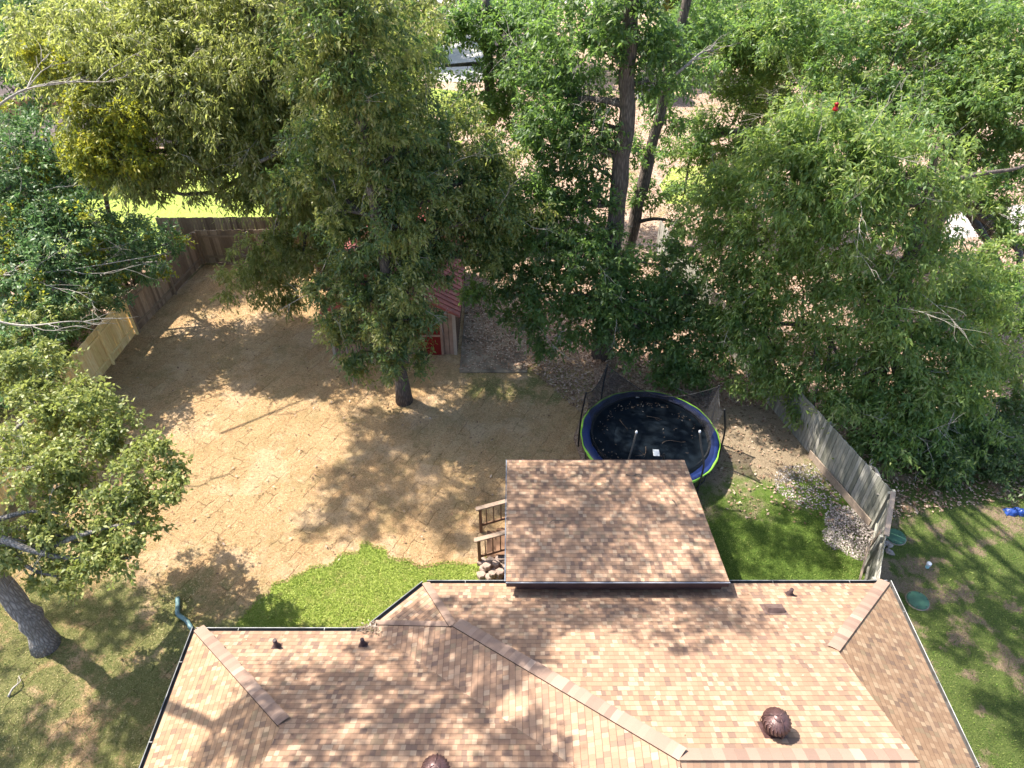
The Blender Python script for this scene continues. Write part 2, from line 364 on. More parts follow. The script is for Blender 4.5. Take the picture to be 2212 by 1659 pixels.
M['blade_green'] = leaf_mat('grass_blades', [(0.117, 0.180, 0.033), (0.224, 0.300, 0.057), (0.351, 0.420, 0.099), (0.508, 0.520, 0.198)], 0.3, (0.35, 0.50, 0.06), 0.7, 0.15)

# ------------------------------------------------------------------ mesh helpers
class MB:
    def __init__(s): s.v = []; s.f = []; s.uv = []; s.mi = []
    def quadface(s, pts, uv=None, mi=0):
        i = len(s.v); s.v.extend([tuple(p) for p in pts]); s.f.append(tuple(range(i, i + len(pts))))
        s.uv.extend(uv if uv else [(0, 0)] * len(pts)); s.mi.append(mi)
    def add(s, verts, faces, mi=0):
        i = len(s.v); s.v.extend([tuple(p) for p in verts])
        for f in faces:
            s.f.append(tuple(i + k for k in f)); s.uv.extend([(0, 0)] * len(f)); s.mi.append(mi)
    def box(s, c, size, rz=0.0, mi=0, tilt=None):
        hx, hy, hz = size[0] / 2, size[1] / 2, size[2] / 2
        vs = []
        ca, sa = math.cos(rz), math.sin(rz)
        for z in (-hz, hz):
            for x, y in ((-hx, -hy), (hx, -hy), (hx, hy), (-hx, hy)):
                p = Vector((x, y, z))
                if tilt: p.rotate(tilt)
                vs.append((c[0] + p.x * ca - p.y * sa, c[1] + p.x * sa + p.y * ca, c[2] + p.z))
        s.add(vs, [(0, 3, 2, 1), (4, 5, 6, 7), (0, 1, 5, 4), (1, 2, 6, 5), (2, 3, 7, 6), (3, 0, 4, 7)], mi)
    def bar(s, a, b, wdt, hgt, mi=0, up=(0, 0, 1)):
        a = Vector(a); b = Vector(b); d = (b - a).normalized(); upv = Vector(up)
        sd = d.cross(upv)
        if sd.length < 1e-4: sd = d.cross(Vector((1, 0, 0)))
        sd.normalize(); u = sd.cross(d).normalized()
        vs = []
        for p in (a, b):
            for x, y in ((-1, -1), (1, -1), (1, 1), (-1, 1)):
                vs.append(tuple(p + sd * (x * wdt / 2) + u * (y * hgt / 2)))
        s.add(vs, [(0, 3, 2, 1), (4, 5, 6, 7), (0, 1, 5, 4), (1, 2, 6, 5), (2, 3, 7, 6), (3, 0, 4, 7)], mi)
    def tube(s, pts, rad, seg=8, mi=0, cap=True):
        pts = [Vector(p) for p in pts]; n = len(pts); i0 = len(s.v); up = None
        for k in range(n):
            d = (pts[min(k + 1, n - 1)] - pts[max(k - 1, 0)])
            if d.length < 1e-6: d = Vector((0, 0, 1))
            d.normalize()
            if up is None:
                up = d.cross(Vector((0.3, 1, 0.1)))
                if up.length < 0.1: up = d.cross(Vector((1, 0, 0)))
            up = (up - d * up.dot(d))
            up.normalize(); sd = d.cross(up)
            r = rad[k] if hasattr(rad, '__len__') else rad
            for j in range(seg):
                a = 2 * math.pi * j / seg
                s.v.append(tuple(pts[k] + (up * math.cos(a) + sd * math.sin(a)) * r))
        for k in range(n - 1):
            for j in range(seg):
                a = i0 + k * seg + j; b2 = i0 + k * seg + (j + 1) % seg
                s.f.append((a, b2, b2 + seg, a + seg)); s.uv.extend([(0, 0)] * 4); s.mi.append(mi)
        if cap:
            s.f.append(tuple(i0 + j for j in reversed(range(seg)))); s.uv.extend([(0, 0)] * seg); s.mi.append(mi)
            s.f.append(tuple(i0 + (n - 1) * seg + j for j in range(seg))); s.uv.extend([(0, 0)] * seg); s.mi.append(mi)
    def lathe(s, prof, c=(0, 0, 0), seg=32, mi=0, fn=None):
        i0 = len(s.v)
        for k, (r, z) in enumerate(prof):
            for j in range(seg):
                a = 2 * math.pi * j / seg; rr = r * (fn(a, k) if fn else 1)
                s.v.append((c[0] + rr * math.cos(a), c[1] + rr * math.sin(a), c[2] + z))
        for k in range(len(prof) - 1):
            for j in range(seg):
                a = i0 + k * seg + j; b = i0 + k * seg + (j + 1) % seg
                s.f.append((a, b, b + seg, a + seg)); s.uv.extend([(0, 0)] * 4); s.mi.append(mi)
        s.f.append(tuple(i0 + (len(prof) - 1) * seg + j for j in range(seg))); s.uv.extend([(0, 0)] * seg); s.mi.append(mi)
    def build(s, name, mat, parent=None, smooth=False):
        me = bpy.data.meshes.new(name)
        org = Vector(parent['_o']) if parent is not None and '_o' in parent else Vector((0, 0, 0))
        me.from_pydata([(x - org.x, y - org.y, z - org.z) for x, y, z in s.v], [], s.f)
        uvl = me.uv_layers.new(name='UVMap')
        uvl.data.foreach_set('uv', [c for p in s.uv for c in p])
        for m in (mat if isinstance(mat, (list, tuple)) else [mat]): me.materials.append(m)
        me.polygons.foreach_set('material_index', s.mi)
        if smooth: me.polygons.foreach_set('use_smooth', [True] * len(me.polygons))
        me.update()
        o = bpy.data.objects.new(name, me); C.objects.link(o)
        if parent is not None:
            o.parent = parent
            o['_o'] = tuple(org)
        return o
def thing(name, label, cat, loc=(0, 0, 0), group=None):
    o = bpy.data.objects.new(name, None); C.objects.link(o)
    o.empty_display_size = 0.2
    o.location = loc; o['_o'] = tuple(float(x) for x in loc); o['label'] = label; o['category'] = cat
    if group: o['group'] = group
    return o
def tag(o, label, cat, group=None, kind=None):
    if kind: o['kind'] = kind
    else: o['label'] = label; o['category'] = cat
    if kind == 'stuff' and label: o['label'] = label; o['category'] = cat
    if group: o['group'] = group
    return o
def structure(o): o['kind'] = 'structure'; return o

def leaf_mesh(name, p, d, s, L, W, mat, parent, droop=0.15):
    """p base points, d leaf axes, s side axes, L lengths, W widths: one rhombic blade each"""
    n = len(p); L = L[:, None]; W = W[:, None]
    org = np.array(parent['_o']) if parent is not None else np.zeros(3)
    p = p - org
    mid = p + d * L * 0.5; dz = np.zeros((n, 3)); dz[:, 2] = -1
    tip = p + d * L + dz * L * droop
    v = np.empty((n, 4, 3), np.float32)
    v[:, 0] = p; v[:, 1] = mid + s * W * 0.5; v[:, 2] = tip; v[:, 3] = mid - s * W * 0.5
    me = bpy.data.meshes.new(name)
    me.vertices.add(n * 4); me.loops.add(n * 4); me.polygons.add(n)
    me.vertices.foreach_set('co', v.reshape(-1))
    me.loops.foreach_set('vertex_index', np.arange(n * 4, dtype=np.int32))
    me.polygons.foreach_set('loop_start', np.arange(0, n * 4, 4, dtype=np.int32))
    me.materials.append(mat)
    me.update(calc_edges=True)
    o = bpy.data.objects.new(name, me); C.objects.link(o)
    if parent is not None: o.parent = parent
    return o
def unit(a): return a / np.maximum(np.linalg.norm(a, axis=1, keepdims=True), 1e-6)

def make_leaves(cl, rad, nleaf, L, W, outward, droop, rng, hang=0.0):
    """cl clump centres, rad clump radii: sprays of leaves; returns p,d,s,L,W arrays"""
    nc = len(cl); per = 7; ns = max(1, nleaf // per)
    ci = np.repeat(np.arange(nc), ns); m = len(ci)
    off = unit(rng.normal(size=(m, 3))) * (rng.random((m, 1)) ** 0.6)
    off[:, 2] = off[:, 2] * 0.62
    sp = cl[ci] + off * rad[ci][:, None]
    ax = unit(off * 0.9 + outward[ci] * 0.6 + rng.normal(size=(m, 3)) * 0.45 + np.array([0, 0, -hang]))
    slen = rad[ci] * rng.uniform(0.35, 0.75, m)
    k = np.tile(np.arange(per), m); si = np.repeat(np.arange(m), per); n = len(si)
    tt = (k / (per - 1))
    sag = np.zeros((n, 3)); sag[:, 2] = -(tt ** 2) * slen[si] * (0.25 + hang * 0.5)
    p = sp[si] + ax[si] * (slen[si] * tt)[:, None] + sag
    rnd = unit(rng.normal(size=(n, 3)))
    d = unit(ax[si] * 0.55 + rnd * 0.85 + np.array([0, 0, -droop]))
    up = np.zeros((n, 3)); up[:, 2] = 1
    up = unit(up + rng.normal(size=(n, 3)) * 0.8)
    s = unit(np.cross(d, up))
    Ls = L * rng.uniform(0.65, 1.3, n); Ws = W * rng.uniform(0.7, 1.25, n)
    return p, d, s, Ls, Ws

def curve_pts(a, b, n, bend, rng):
    a = np.array(a, float); b = np.array(b, float); L = np.linalg.norm(b - a)
    o = rng.normal(size=3) * bend * L; o2 = rng.normal(size=3) * bend * 0.5 * L
    out = []
    for i in range(n + 1):
        t = i / n
        out.append(a * (1 - t) + b * t + o * math.sin(math.pi * t) + o2 * math.sin(2 * math.pi * t))
    return out

SPACING = 0.62
DENS = 1.8
def tree(name, label, cat, trunk, blobs, leaf, bark='bark', L=0.17, W=0.075, dens=95, cdens=1.0, group=None, seed=1,
         crad=0.60, hang=0.0, dead=0, limbs=True, shell=0.35, wood=True):
    """trunk: list of (x,y,z,r); blobs: (cx,cy,cz,r[,flat]); leaf: material key or list of (key, share)"""
    rng = np.random.default_rng(seed)
    base = trunk[0][:3]
    t = thing(name, label, cat, base, group)
    tb = MB()
    # smooth, slightly irregular trunk
    pts = []; rr = []
    for i in range(len(trunk) - 1):
        a, b = np.array(trunk[i]), np.array(trunk[i + 1])
        for k in range(6):
            q = a + (b - a) * k / 6
            j = rng.normal(size=2) * q[3] * 0.12
            pts.append((q[0] + j[0], q[1] + j[1], q[2])); rr.append(q[3] * (1 + rng.normal() * 0.04))
    pts.append(trunk[-1][:3]); rr.append(trunk[-1][3])
    pts[0] = (trunk[0][0], trunk[0][1], trunk[0][2] - 0.1); rr[0] *= 1.45
    if len(rr) > 2: rr[1] *= 1.12
    tb.tube(pts, rr, 14)
    nodes = [np.array(p) for p in pts if p[2] > 0.28 * trunk[-1][2]]
    nr = [r for p, r in zip(pts, rr) if p[2] > 0.28 * trunk[-1][2]]
    tb.build('trunk', M[bark], t, True)
    bb = MB(); cl = []; cr = []; ow = []
    for bi, b in enumerate(blobs):
        c = np.array(b[:3]); r = b[3]; flat = b[4] if len(b) > 4 else 0.78
        if limbs:
            N = np.array(nodes[:len(pts)])
            dd = np.linalg.norm(N - c, axis=1) + np.maximum(0, N[:, 2] - c[2] + r * 0.3) * 1.5
            k = int(np.argmin(dd)); a = nodes[k]
            dist = np.linalg.norm(c - a)
            if dist > r * 0.3:
                cp = curve_pts(a, c + np.array([0, 0, -r * 0.2]), 6, 0.07, rng)
                r0 = min(nr[k] * 0.6, 0.045 + 0.022 * dist)
                rads = [r0 * (1 - 0.7 * i / 6) for i in range(7)]
                bb.tube(cp, rads, 7, cap=False)
                for q, qr in zip(cp[2:], rads[2:]): nodes.append(q); nr.append(qr)
        n = int(4 * math.pi * r * r * cdens * DENS * (0.72 if c[2] > 14.2 else 1.0) / (SPACING ** 2 * 3.0)) + 3
        dirs = unit(rng.normal(size=(n, 3)))
        rad = rng.uniform(shell, 1.0, n) ** 0.7
        lump = 1 + 0.32 * np.sin(dirs[:, 0] * 5 + bi) * np.cos(dirs[:, 1] * 4 + bi * 2)
        pc = dirs * (rad * r * lump)[:, None]; pc[:, 2] *= flat
        cl.append(pc + c); cr.append(rng.uniform(0.5, 1.35, n) ** 1.1 * crad * min(1.0, 0.55 + r * 0.25)); ow.append(dirs)
    cl = np.vstack(cl); cr = np.concatenate(cr); ow = np.vstack(ow)
    keep = cl[:, 2] > 0.3
    cl, cr, ow = cl[keep], cr[keep], ow[keep]
    if wood:
        N = np.array(nodes); order = np.argsort(np.min(np.linalg.norm(cl[:, None, :] - N[None, :, :], axis=2), axis=1))
        NN = list(nodes); RN = list(nr)
        A = np.array(NN)
        for oi, i in enumerate(order):
            if oi % 12 == 0: A = np.array(NN)
            dd = np.linalg.norm(A - cl[i], axis=1); k = int(np.argmin(dd))
            if dd[k] > 4.5: continue
            cp = curve_pts(A[k], cl[i], 4, 0.09, rng)
            r0 = min(RN[k] * 0.7, 0.012 + 0.012 * dd[k]); r0 = max(r0, 0.008)
            rads = [r0 * (1 - 0.6 * j / 4) for j in range(5)]
            bb.tube(cp, rads, 5, cap=False)
            for q, qr in zip(cp[2:], rads[2:]): NN.append(q); RN.append(qr)
            if dead and rng.random() < dead * 0.6:      # a bare twig sticking out
                e = cl[i] + (ow[i] + rng.normal(size=3) * 0.5) * rng.uniform(0.5, 1.3)
                cp = curve_pts(cl[i], e, 6, 0.05, rng); dv = (e - cl[i])
                bb.tube(cp, [0.012, 0.011, 0.010, 0.008, 0.006, 0.005, 0.003], 4, mi=1, cap=False)
                for _ in range(4):
                    q = cp[int(rng.integers(2, 6))]; e2 = q + dv * rng.uniform(.25, .5) + rng.normal(size=3) * 0.22
                    bb.tube(curve_pts(q, e2, 4, 0.05, rng), [0.006, 0.005, 0.004, 0.003, 0.002], 4, mi=1, cap=False)
    if bb.v: bb.build('branch', [M[bark], M['twig']], t, True)
    kinds = leaf if isinstance(leaf, list) else [(leaf, 1.0)]
    u = rng.random(len(cl)); lo = 0.0; first = True
    for key, share in kinds:
        sel = (u >= lo) & (u < lo + share); lo += share
        if not sel.any(): continue
        a = make_leaves(cl[sel], cr[sel], dens, L, W, ow[sel], 0.25 + hang, rng, hang)
        leaf_mesh('crown', *a, M[key], t)
    return t

def strip_poly(name, pts, z, mat):
    b = MB(); b.quadface([(p[0], p[1], z) for p in pts]); o = b.build(name, mat)
    return structure(o)

# ------------------------------------------------------------------ ground
gb = MB()
gb.quadface([(-260, -60, 0), (260, -60, 0), (260, 420, 0), (-260, 420, 0)])
structure(gb.build('ground', M['litter']))
def g2(x, y): return P(x, y, 0)[:2]
sod_poly = [(-16.3, -4), (-16.4, 18), (-16.2, 24.4), (-15.0, 30.2), (-2.6, 30.2), (-2.2, 26.5), (0.6, 26.3), (0.7, 23.6), (2.2, 23.4), (3.3, 22.4), (3.2, 20.6), (2.5, 19.2), (2.2, 18.2), (2.5, 16.5), (1.2, 14.2), (-.6, 13.5)]
# saw-tooth boundary where the new sod meets the old lawn by the house
saw = [(1040, 1215), (1000, 1222), (960, 1218), (930, 1226), (905, 1229), (880, 1212), (862, 1214), (838, 1206), (832, 1186), (808, 1186), (796, 1176), (780, 1176), (776, 1197), (742, 1200),
       (728, 1206), (716, 1224), (668, 1230), (652, 1244), (634, 1246), (622, 1258), (590, 1264), (580, 1288), (560, 1294), (545, 1312), (530, 1330), (512, 1352), (500, 1372)]
sod_poly += [g2(*p) for p in saw] + [(-8.0, 8.5), (-7.5, -4)]
strip_poly('sod_lawn', sod_poly, 0.012, M['sod'])
strip_poly('green_lawn', [g2(1050, 1200), (0.2, 13.2), (0.2, 7), (-7.2, 7), (-7.2, 9.8)] + [g2(x, y - 14) for x, y in reversed(saw[1:])], 0.006, M['green'])
strip_poly('yard_grass', [(-0.4, 9), (-0.4, 14.4), (1.4, 14.6), (2.7, 16.5), (2.4, 18.2), (2.8, 20.2), (4, 22.5), (8.6, 22.4), (9.8, 19.8), (11.3, 14.2), (10.4, 9)], 0.006, M['mixed'])
strip_poly('side_lawn', [(10.45, -6), (10.45, 11), (11.5, 14.2), (10.6, 17.2), (14, 19), (22, 19.5), (26, 12), (26, -6)], 0.008, M['side'])
M['lawn_far'] = ground_mat('bright_far_lawn', lambda g, v: (g.ramp(g.noise(v, 6, 6, 0.75), [(0.3, (0.22, 0.32, 0.06)), (0.7, (0.42, 0.50, 0.13))]), g.noise(v, 8, 5)))
strip_poly('far_lawn', [(-40, 31.4), (-5.8, 31.2), (-5.0, 38), (-3.2, 46), (-8, 45), (-17, 44), (-32, 40), (-40, 38)], 0.010, M['lawn_far'])
strip_poly('far_lawn', [g2(1440, 440), g2(1590, 445), g2(1640, 400), g2(1560, 355), g2(1450, 362), g2(1425, 400)], 0.010, M['lawn_far'])
strip_poly('far_lawn', [g2(2080, 210), g2(2230, 215), g2(2230, 120), g2(2110, 110)], 0.010, M['lawn_far'])
strip_poly('far_lawn', [g2(880, 245), g2(1000, 250), g2(1010, 200), g2(890, 185)], 0.010, M['lawn_far'])
strip_poly('driveway', [g2(925, 175), g2(1040, 178), g2(1060, 40), g2(960, 20)], 0.010, M['road'])
strip_poly('driveway', [g2(2020, 520), g2(2240, 500), g2(2240, 440), g2(2060, 455)], 0.010, M['road'])
strip_poly('road', [(-200, 84), (200, 84), (200, 94), (-200, 94)], 0.012, M['road'])

# ------------------------------------------------------------------ house
E = 2.6
house = thing('house', 'single storey house with mottled tan and brown shingle hip roof in the foreground', 'house', (1, 4, 0))
Ln = lambda a, b: (Vector(b) - Vector(a)).normalized()
def slope(mb, pts, udir, mi=0, off=(0, 0)):
    pts = [Vector(p) for p in pts]
    n = (pts[1] - pts[0]).cross(pts[2] - pts[1]).normalized()
    u = Vector(udir).normalized(); v = n.cross(u)
    if v.z < 0: v = -v
    o = pts[0]
    mb.quadface(pts, [((p - o).dot(u) + off[0], (p - o).dot(v) + off[1]) for p in pts], mi)
q = 0.43
MC1 = (-2.17, 10.4, E); MC2 = (9.5, 10.4, E); A = (6.95, 7.85, 3.875); B = (6.95, 5.1, 5.25)
RL = (2.86, 5.1, 5.25); HP = (-1.32, 8.70, 3.45); FC = (-3.3, 9.26, E)
LC = (-7.55, 9.08, E); LV = (-3.3, 9.08, E); AL = (-4.5, 6.2, 4.04); LR = (-4.5, 3.8, 5.24); VR = (2.84, 3.8, 5.24)
rb = MB()
slope(rb, [MC1, MC2, A, B, RL, HP], (1, 0, 0), 0)
slope(rb, [MC1, HP, FC], (1.13, 1.14, 0), 0, (3.3, 0))
slope(rb, [FC, HP, RL, VR, LV], (0, 1, 0), 0, (1.7, 5))
slope(rb, [LC, LV, VR, LR, AL], (1, 0, 0), 0, (9.2, 0))
slope(rb, [LC, AL, (-4.5, 1.4, 4.04), (-7.55, -1.5, E)], (0, 1, 0), 1, (4.1, 0))
slope(rb, [MC2, (9.5, -0.2, E), (6.95, 2.35, 3.875), A], (0, 1, 0), 1, (7.7, 0))
slope(rb, [B, (6.95, 2.35, 3.875), (9.5, -0.2, E), (2.86, -0.2, E), RL], (1, 0, 0), 0, (2, 0))
slope(rb, [LR, VR, (2.84, -1.5, E), (-7.55, -1.5, E), (-4.5, 1.4, 4.04)], (1, 0, 0), 0, (2, 9))
roof = rb.build('roof', [M['shingle'], M['shingle_tan']], house)
gw = MB()
gw.quadface([(6.93, 7.85, 3.87), (6.93, 2.35, 3.87), (6.93, 5.1, 5.2)])
gw.build('gable', M['soffit'], house)
gw = MB(); gw.quadface([(-4.48, 6.2, 4.03), (-4.48, 1.4, 4.03), (-4.48, 3.8, 5.2)])
gw.build('gable', M['soffit'], house)
# walls
wb = MB()
wl = [(-7.1, 8.65), (-3.3, 8.65), (-2.0, 9.95), (9.05, 9.95), (9.05, 0.2), (2.8, 0.2), (2.8, -1.1), (-7.1, -1.1)]
for i in range(len(wl)):
    a, b = wl[i], wl[(i + 1) % len(wl)]
    wb.quadface([(a[0], a[1], 0), (b[0], b[1], 0), (b[0], b[1], E - 0.02), (a[0], a[1], E - 0.02)])
wb.build('wall', M['brick'], house)
sb = MB()
sb.quadface([(p[0] , p[1], E - 0.03) for p in [(-7.5, 9.03), (-3.3, 9.03), (-2.15, 10.35), (9.45, 10.35), (9.45, -0.1), (2.8, -0.1), (2.8, -1.4), (-7.5, -1.4)]])
sb.build('soffit', M['soffit'], house)
# windows and a back door in the hidden back wall, as any such house has
for x0 in (-6.2, 6.6):
    fb = MB(); yy = 8.65 if x0 < -3 else 9.95
    fb.box((x0, yy + 0.02, 1.5), (1.3, 0.06, 1.1)); wo = fb.build('window', M['white'], house)
    pb = MB(); pb.box((x0, yy + 0.055, 1.5), (1.16, 0.02, 0.96)); pb.build('pane', M['glass'], wo)
# hip and ridge caps
def caps(a, b, nrm, side_v, w1, w2, step=0.145):
    mb = MB(); a = Vector(a); b = Vector(b); d = (b - a); Lh = d.length; d.normalize()
    nrm = Vector(nrm).normalized(); sv = Vector(side_v); sv = (sv - d * sv.dot(d)).normalized()
    n = int(Lh / step)
    for i in range(n):
        s0 = i * step; s1 = s0 + step * 1.25
        rw = w1 * (1 + random.uniform(-0.05, 0.05))
        prof = []
        for k in range(6):
            t = k / 5; off = -w2 + (rw + w2) * t
            up = 0.006 + 0.012 * math.sin(math.pi * t)
            if t == 1: up = 0.006
            prof.append((off, up))
        v0 = [a + d * s0 + sv * o + nrm * (u + 0.010) for o, u in prof]
        v1 = [a + d * min(s1, Lh) + sv * o + nrm * (u + 0.004) for o, u in prof]
        low0 = [a + d * s0 + sv * o + nrm * 0.002 for o, u in prof]
        vs = [tuple(p) for p in v0 + v1 + low0]
        fs = [(k, k + 1, 7 + k, 6 + k) for k in range(5)] + [(12 + k, 13 + k, k + 1, k) for k in range(5)]
        mb.add(vs, fs)
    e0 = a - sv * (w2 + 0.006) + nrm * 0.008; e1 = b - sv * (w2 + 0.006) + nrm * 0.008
    mb.bar(e0, e1, 0.010, 0.012, mi=1, up=tuple(nrm))  # dark asphalt cap edge, with its shadow gap put into the colour
    return mb
nb = (0, 0.447, 0.894)
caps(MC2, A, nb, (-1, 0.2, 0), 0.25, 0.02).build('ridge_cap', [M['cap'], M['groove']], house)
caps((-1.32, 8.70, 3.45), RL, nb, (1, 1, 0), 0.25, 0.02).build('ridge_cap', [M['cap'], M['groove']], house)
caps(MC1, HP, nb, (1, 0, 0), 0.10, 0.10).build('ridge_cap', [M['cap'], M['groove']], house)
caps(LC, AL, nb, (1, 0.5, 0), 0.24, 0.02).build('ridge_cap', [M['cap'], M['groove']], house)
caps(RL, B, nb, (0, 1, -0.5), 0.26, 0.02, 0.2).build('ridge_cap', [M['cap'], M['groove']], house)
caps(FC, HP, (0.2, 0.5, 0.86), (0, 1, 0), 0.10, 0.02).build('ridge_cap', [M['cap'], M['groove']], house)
# gutters
def gutter(a, b, out):
    a = Vector(a); b = Vector(b); o = Vector(out).normalized(); z = Vector((0, 0, 1))
    mb = MB()
    def st(p, q, mi): mb.quadface([a + o * p[0] + z * p[1], b + o * p[0] + z * p[1], b + o * q[0] + z * q[1], a + o * q[0] + z * q[1]], mi=mi)
    st((0.0, -0.03), (0.0, -0.10), 0); st((0.0, -0.10), (0.075, -0.10), 0); st((0.075, -0.10), (0.09, -0.02), 0)
    st((0.09, -0.02), (0.104, -0.015), 1); st((0.104, -0.015), (0.104, -0.12), 1); st((0.104, -0.12), (0.0, -0.125), 1)
    L = (b - a).length; n = int(L / 1.7)
    for i in range(n):
        c = a + (b - a) * ((i + 0.5) / n) + o * 0.07 + z * -0.012
        mb.bar(c - o * 0.05, c + o * 0.03, 0.010, 0.005, mi=1)
    mb.build('gutter', [M['gutter_in'], M['gutter_lip']], house)
gutter((-7.55, 9.08, E), (-3.45, 9.08, E), (0, 1, 0))
gutter((-3.35, 9.24, E), (-2.2, 10.4, E), (-1, 1, 0))
gutter((-2.15, 10.4, E), (9.5, 10.4, E), (0, 1, 0))
gutter((-7.55, -1.5, E), (-7.55, 9.2, E), (-1, 0, 0))
gutter((9.5, -0.2, E), (9.5, 10.5, E), (1, 0, 0))
# roof hardware
def on_plane(x, y, Y0, off=0.0):
    d = ray(x, y); t = (H - E - off - 0.5 * Y0) / (-d[2] - 0.5 * d[1]); return Vector((d[0] * t, d[1] * t, H + d[2] * t))
def flashing(c, w, parent, mat='pipe_dark'):
    m = MB(); U_ = Vector((1, 0, 0)); V_ = Vector((0, 0.894, -0.447)); N_ = Vector(nb).normalized()
    m.add([tuple(c + U_ * x * w + V_ * y * w + N_ * z) for z in (0.003, 0.009) for x, y in ((-1, -1), (1, -1), (1, 1.1), (-1, 1.1))], [(4, 5, 6, 7), (0, 1, 5, 4), (1, 2, 6, 5), (2, 3, 7, 6), (3, 0, 4, 7)])
    return m.build('flashing', M[mat], parent)
def turbine(c, spin):
    t = MB(); c = Vector(c)
    t.lathe([(0.17, -0.08), (0.165, 0.0), (0.155, 0.14), (0.175, 0.15), (0.175, 0.17), (0.15, 0.175)], c, 40)
    base = t.build('turbine_vent', M['brown_metal'], house, True)
    flashing(c, 0.20, base, 'brown_metal')
    s = MB(); nf = 22; prof = []
    for k in range(15):
        a = -1.12 + (1.25 + 1.12) * k / 14
        prof.append((0.245 * math.cos(a), 0.34 + 0.20 * math.sin(a)))
    def fn(a, k): return 1 + 0.13 * (((a * nf / (2 * math.pi) + k * 0.16 + spin) % 1.0) - 0.5) * (1 if k < 14 else 0)
    s.lathe(prof, c, 176, fn=fn)
    s.build('fin_ball', M['brown_metal'], base)
    k = MB(); k.lathe([(0.10, 0.528), (0.09, 0.545), (0.02, 0.552)], c, 32)
    for j in range(3):
        a = 0.4 + spin + j * 2.094
        pts = [(c.x + math.cos(a) * r, c.y + math.sin(a) * r, c.z + z) for r, z in ((0.02, 0.56), (0.14, 0.54), (0.235, 0.44), (0.262, 0.34), (0.255, 0.22), (0.165, 0.12))]
        k.tube(pts, 0.0065, 6)
    k.build('bracket', M['brown_metal'], base, True)
turbine(on_plane(1668, 1578, 10.4), 0.3)
turbine(on_plane(944, 1680, 9.08), 1.1)
def vent_pipe(c, h):
    m = MB(); m.lathe([(0.10, -0.06), (0.09, 0.02), (0.05, 0.06), (0.045, h), (0.03, h)], c, 20); vp = m.build('vent_pipe', M['pipe_dark'], house, True); flashing(Vector(c), 0.10, vp, 'fascia')
vent_pipe(on_plane(598, 1396, 9.08), 0.26)
vent_pipe(on_plane(785, 1393, 9.08), 0.24)
vent_pipe(on_plane(1706, 1284, 10.4), 0.22)
c = on_plane(1672, 1317, 10.4)
bv = MB(); n5 = Vector(nb)
for s_, hgt in ((0.21, 0.10),):
    u_ = Vector((1, 0, 0)); v_ = Vector((0, 0.894, -0.447))
    corners = lambda w_, l_, h_, l2: [c + u_ * x + v_ * y_ + n5 * z_ for x, y_, z_ in ((-w_, -l_, h_), (w_, -l_, h_), (w_, l2, h_), (-w_, l2, h_))]
    lo = corners(0.21, 0.16, 0.002, 0.14); hi = corners(0.19, 0.02, 0.02, 0.0)
    v = [c + u_ * -0.2 + v_ * -0.15 + n5 * 0.01, c + u_ * 0.2 + v_ * -0.15 + n5 * 0.01, c + u_ * 0.2 + v_ * 0.16 + n5 * 0.01, c + u_ * -0.2 + v_ * 0.16 + n5 * 0.01,
         c + u_ * -0.19 + v_ * -0.13 + n5 * 0.12, c + u_ * 0.19 + v_ * -0.13 + n5 * 0.12, c + u_ * 0.19 + v_ * 0.14 + n5 * 0.07, c + u_ * -0.19 + v_ * 0.14 + n5 * 0.07]
    bv.add([tuple(p) for p in v], [(0, 1, 5, 4), (1, 2, 6, 5), (2, 3, 7, 6), (3, 0, 4, 7), (4, 5, 6, 7)])
    bv.add([tuple(c + u_ * x + v_ * y_ + n5 * 0.006) for x, y_ in ((-0.27, -0.22), (0.27, -0.22), (0.27, 0.24), (-0.27, 0.24))], [(0, 1, 2, 3)])
M['vent_metal'] = plain('faded_vent_metal', (0.17, 0.115, 0.10), 0.5, 0.2, noise=0.25, nscale=9)
bv.build('box_vent', M['vent_metal'], house)
# flexible drain pipe running from the roof corner onto the lawn
dp = MB()
a1, a2, a3, a4 = P(384, 1291, 0.1), P(384, 1326, 0.1), P(404, 1342, 0.1), P(420, 1368, 0.1)
pts = [a1, tuple(np.array(a1) * 0.5 + np.array(a2) * 0.5), a2, tuple(np.array(a2) * 0.4 + np.array(a3) * 0.6), a3, a4, (-8.2, 9.9, 0.12), (-7.75, 9.25, 0.3), (-7.66, 9.12, 1.2), (-7.64, 9.1, 2.46)]
def smooth(pts, n=6):
    out = []; pts = [np.array(p, float) for p in pts]
    for i in range(len(pts) - 1):
        p0 = pts[max(i - 1, 0)]; p1 = pts[i]; p2 = pts[i + 1]; p3 = pts[min(i + 2, len(pts) - 1)]
        for k in range(n):
            t = k / n
            out.append(0.5 * ((2 * p1) + (-p0 + p2) * t + (2 * p0 - 5 * p1 + 4 * p2 - p3) * t * t + (-p0 + 3 * p1 - 3 * p2 + p3) * t ** 3))
    out.append(pts[-1]); return out
sp_ = smooth(pts)
dp.tube(sp_, [0.06 + 0.006 * (i % 2) for i in range(len(sp_))], 12)
tag(dp.build('drain_pipe', M['bluegrey'], None, True), 'bent blue green drain pipe lying on the lawn beside the roof corner', 'pipe')

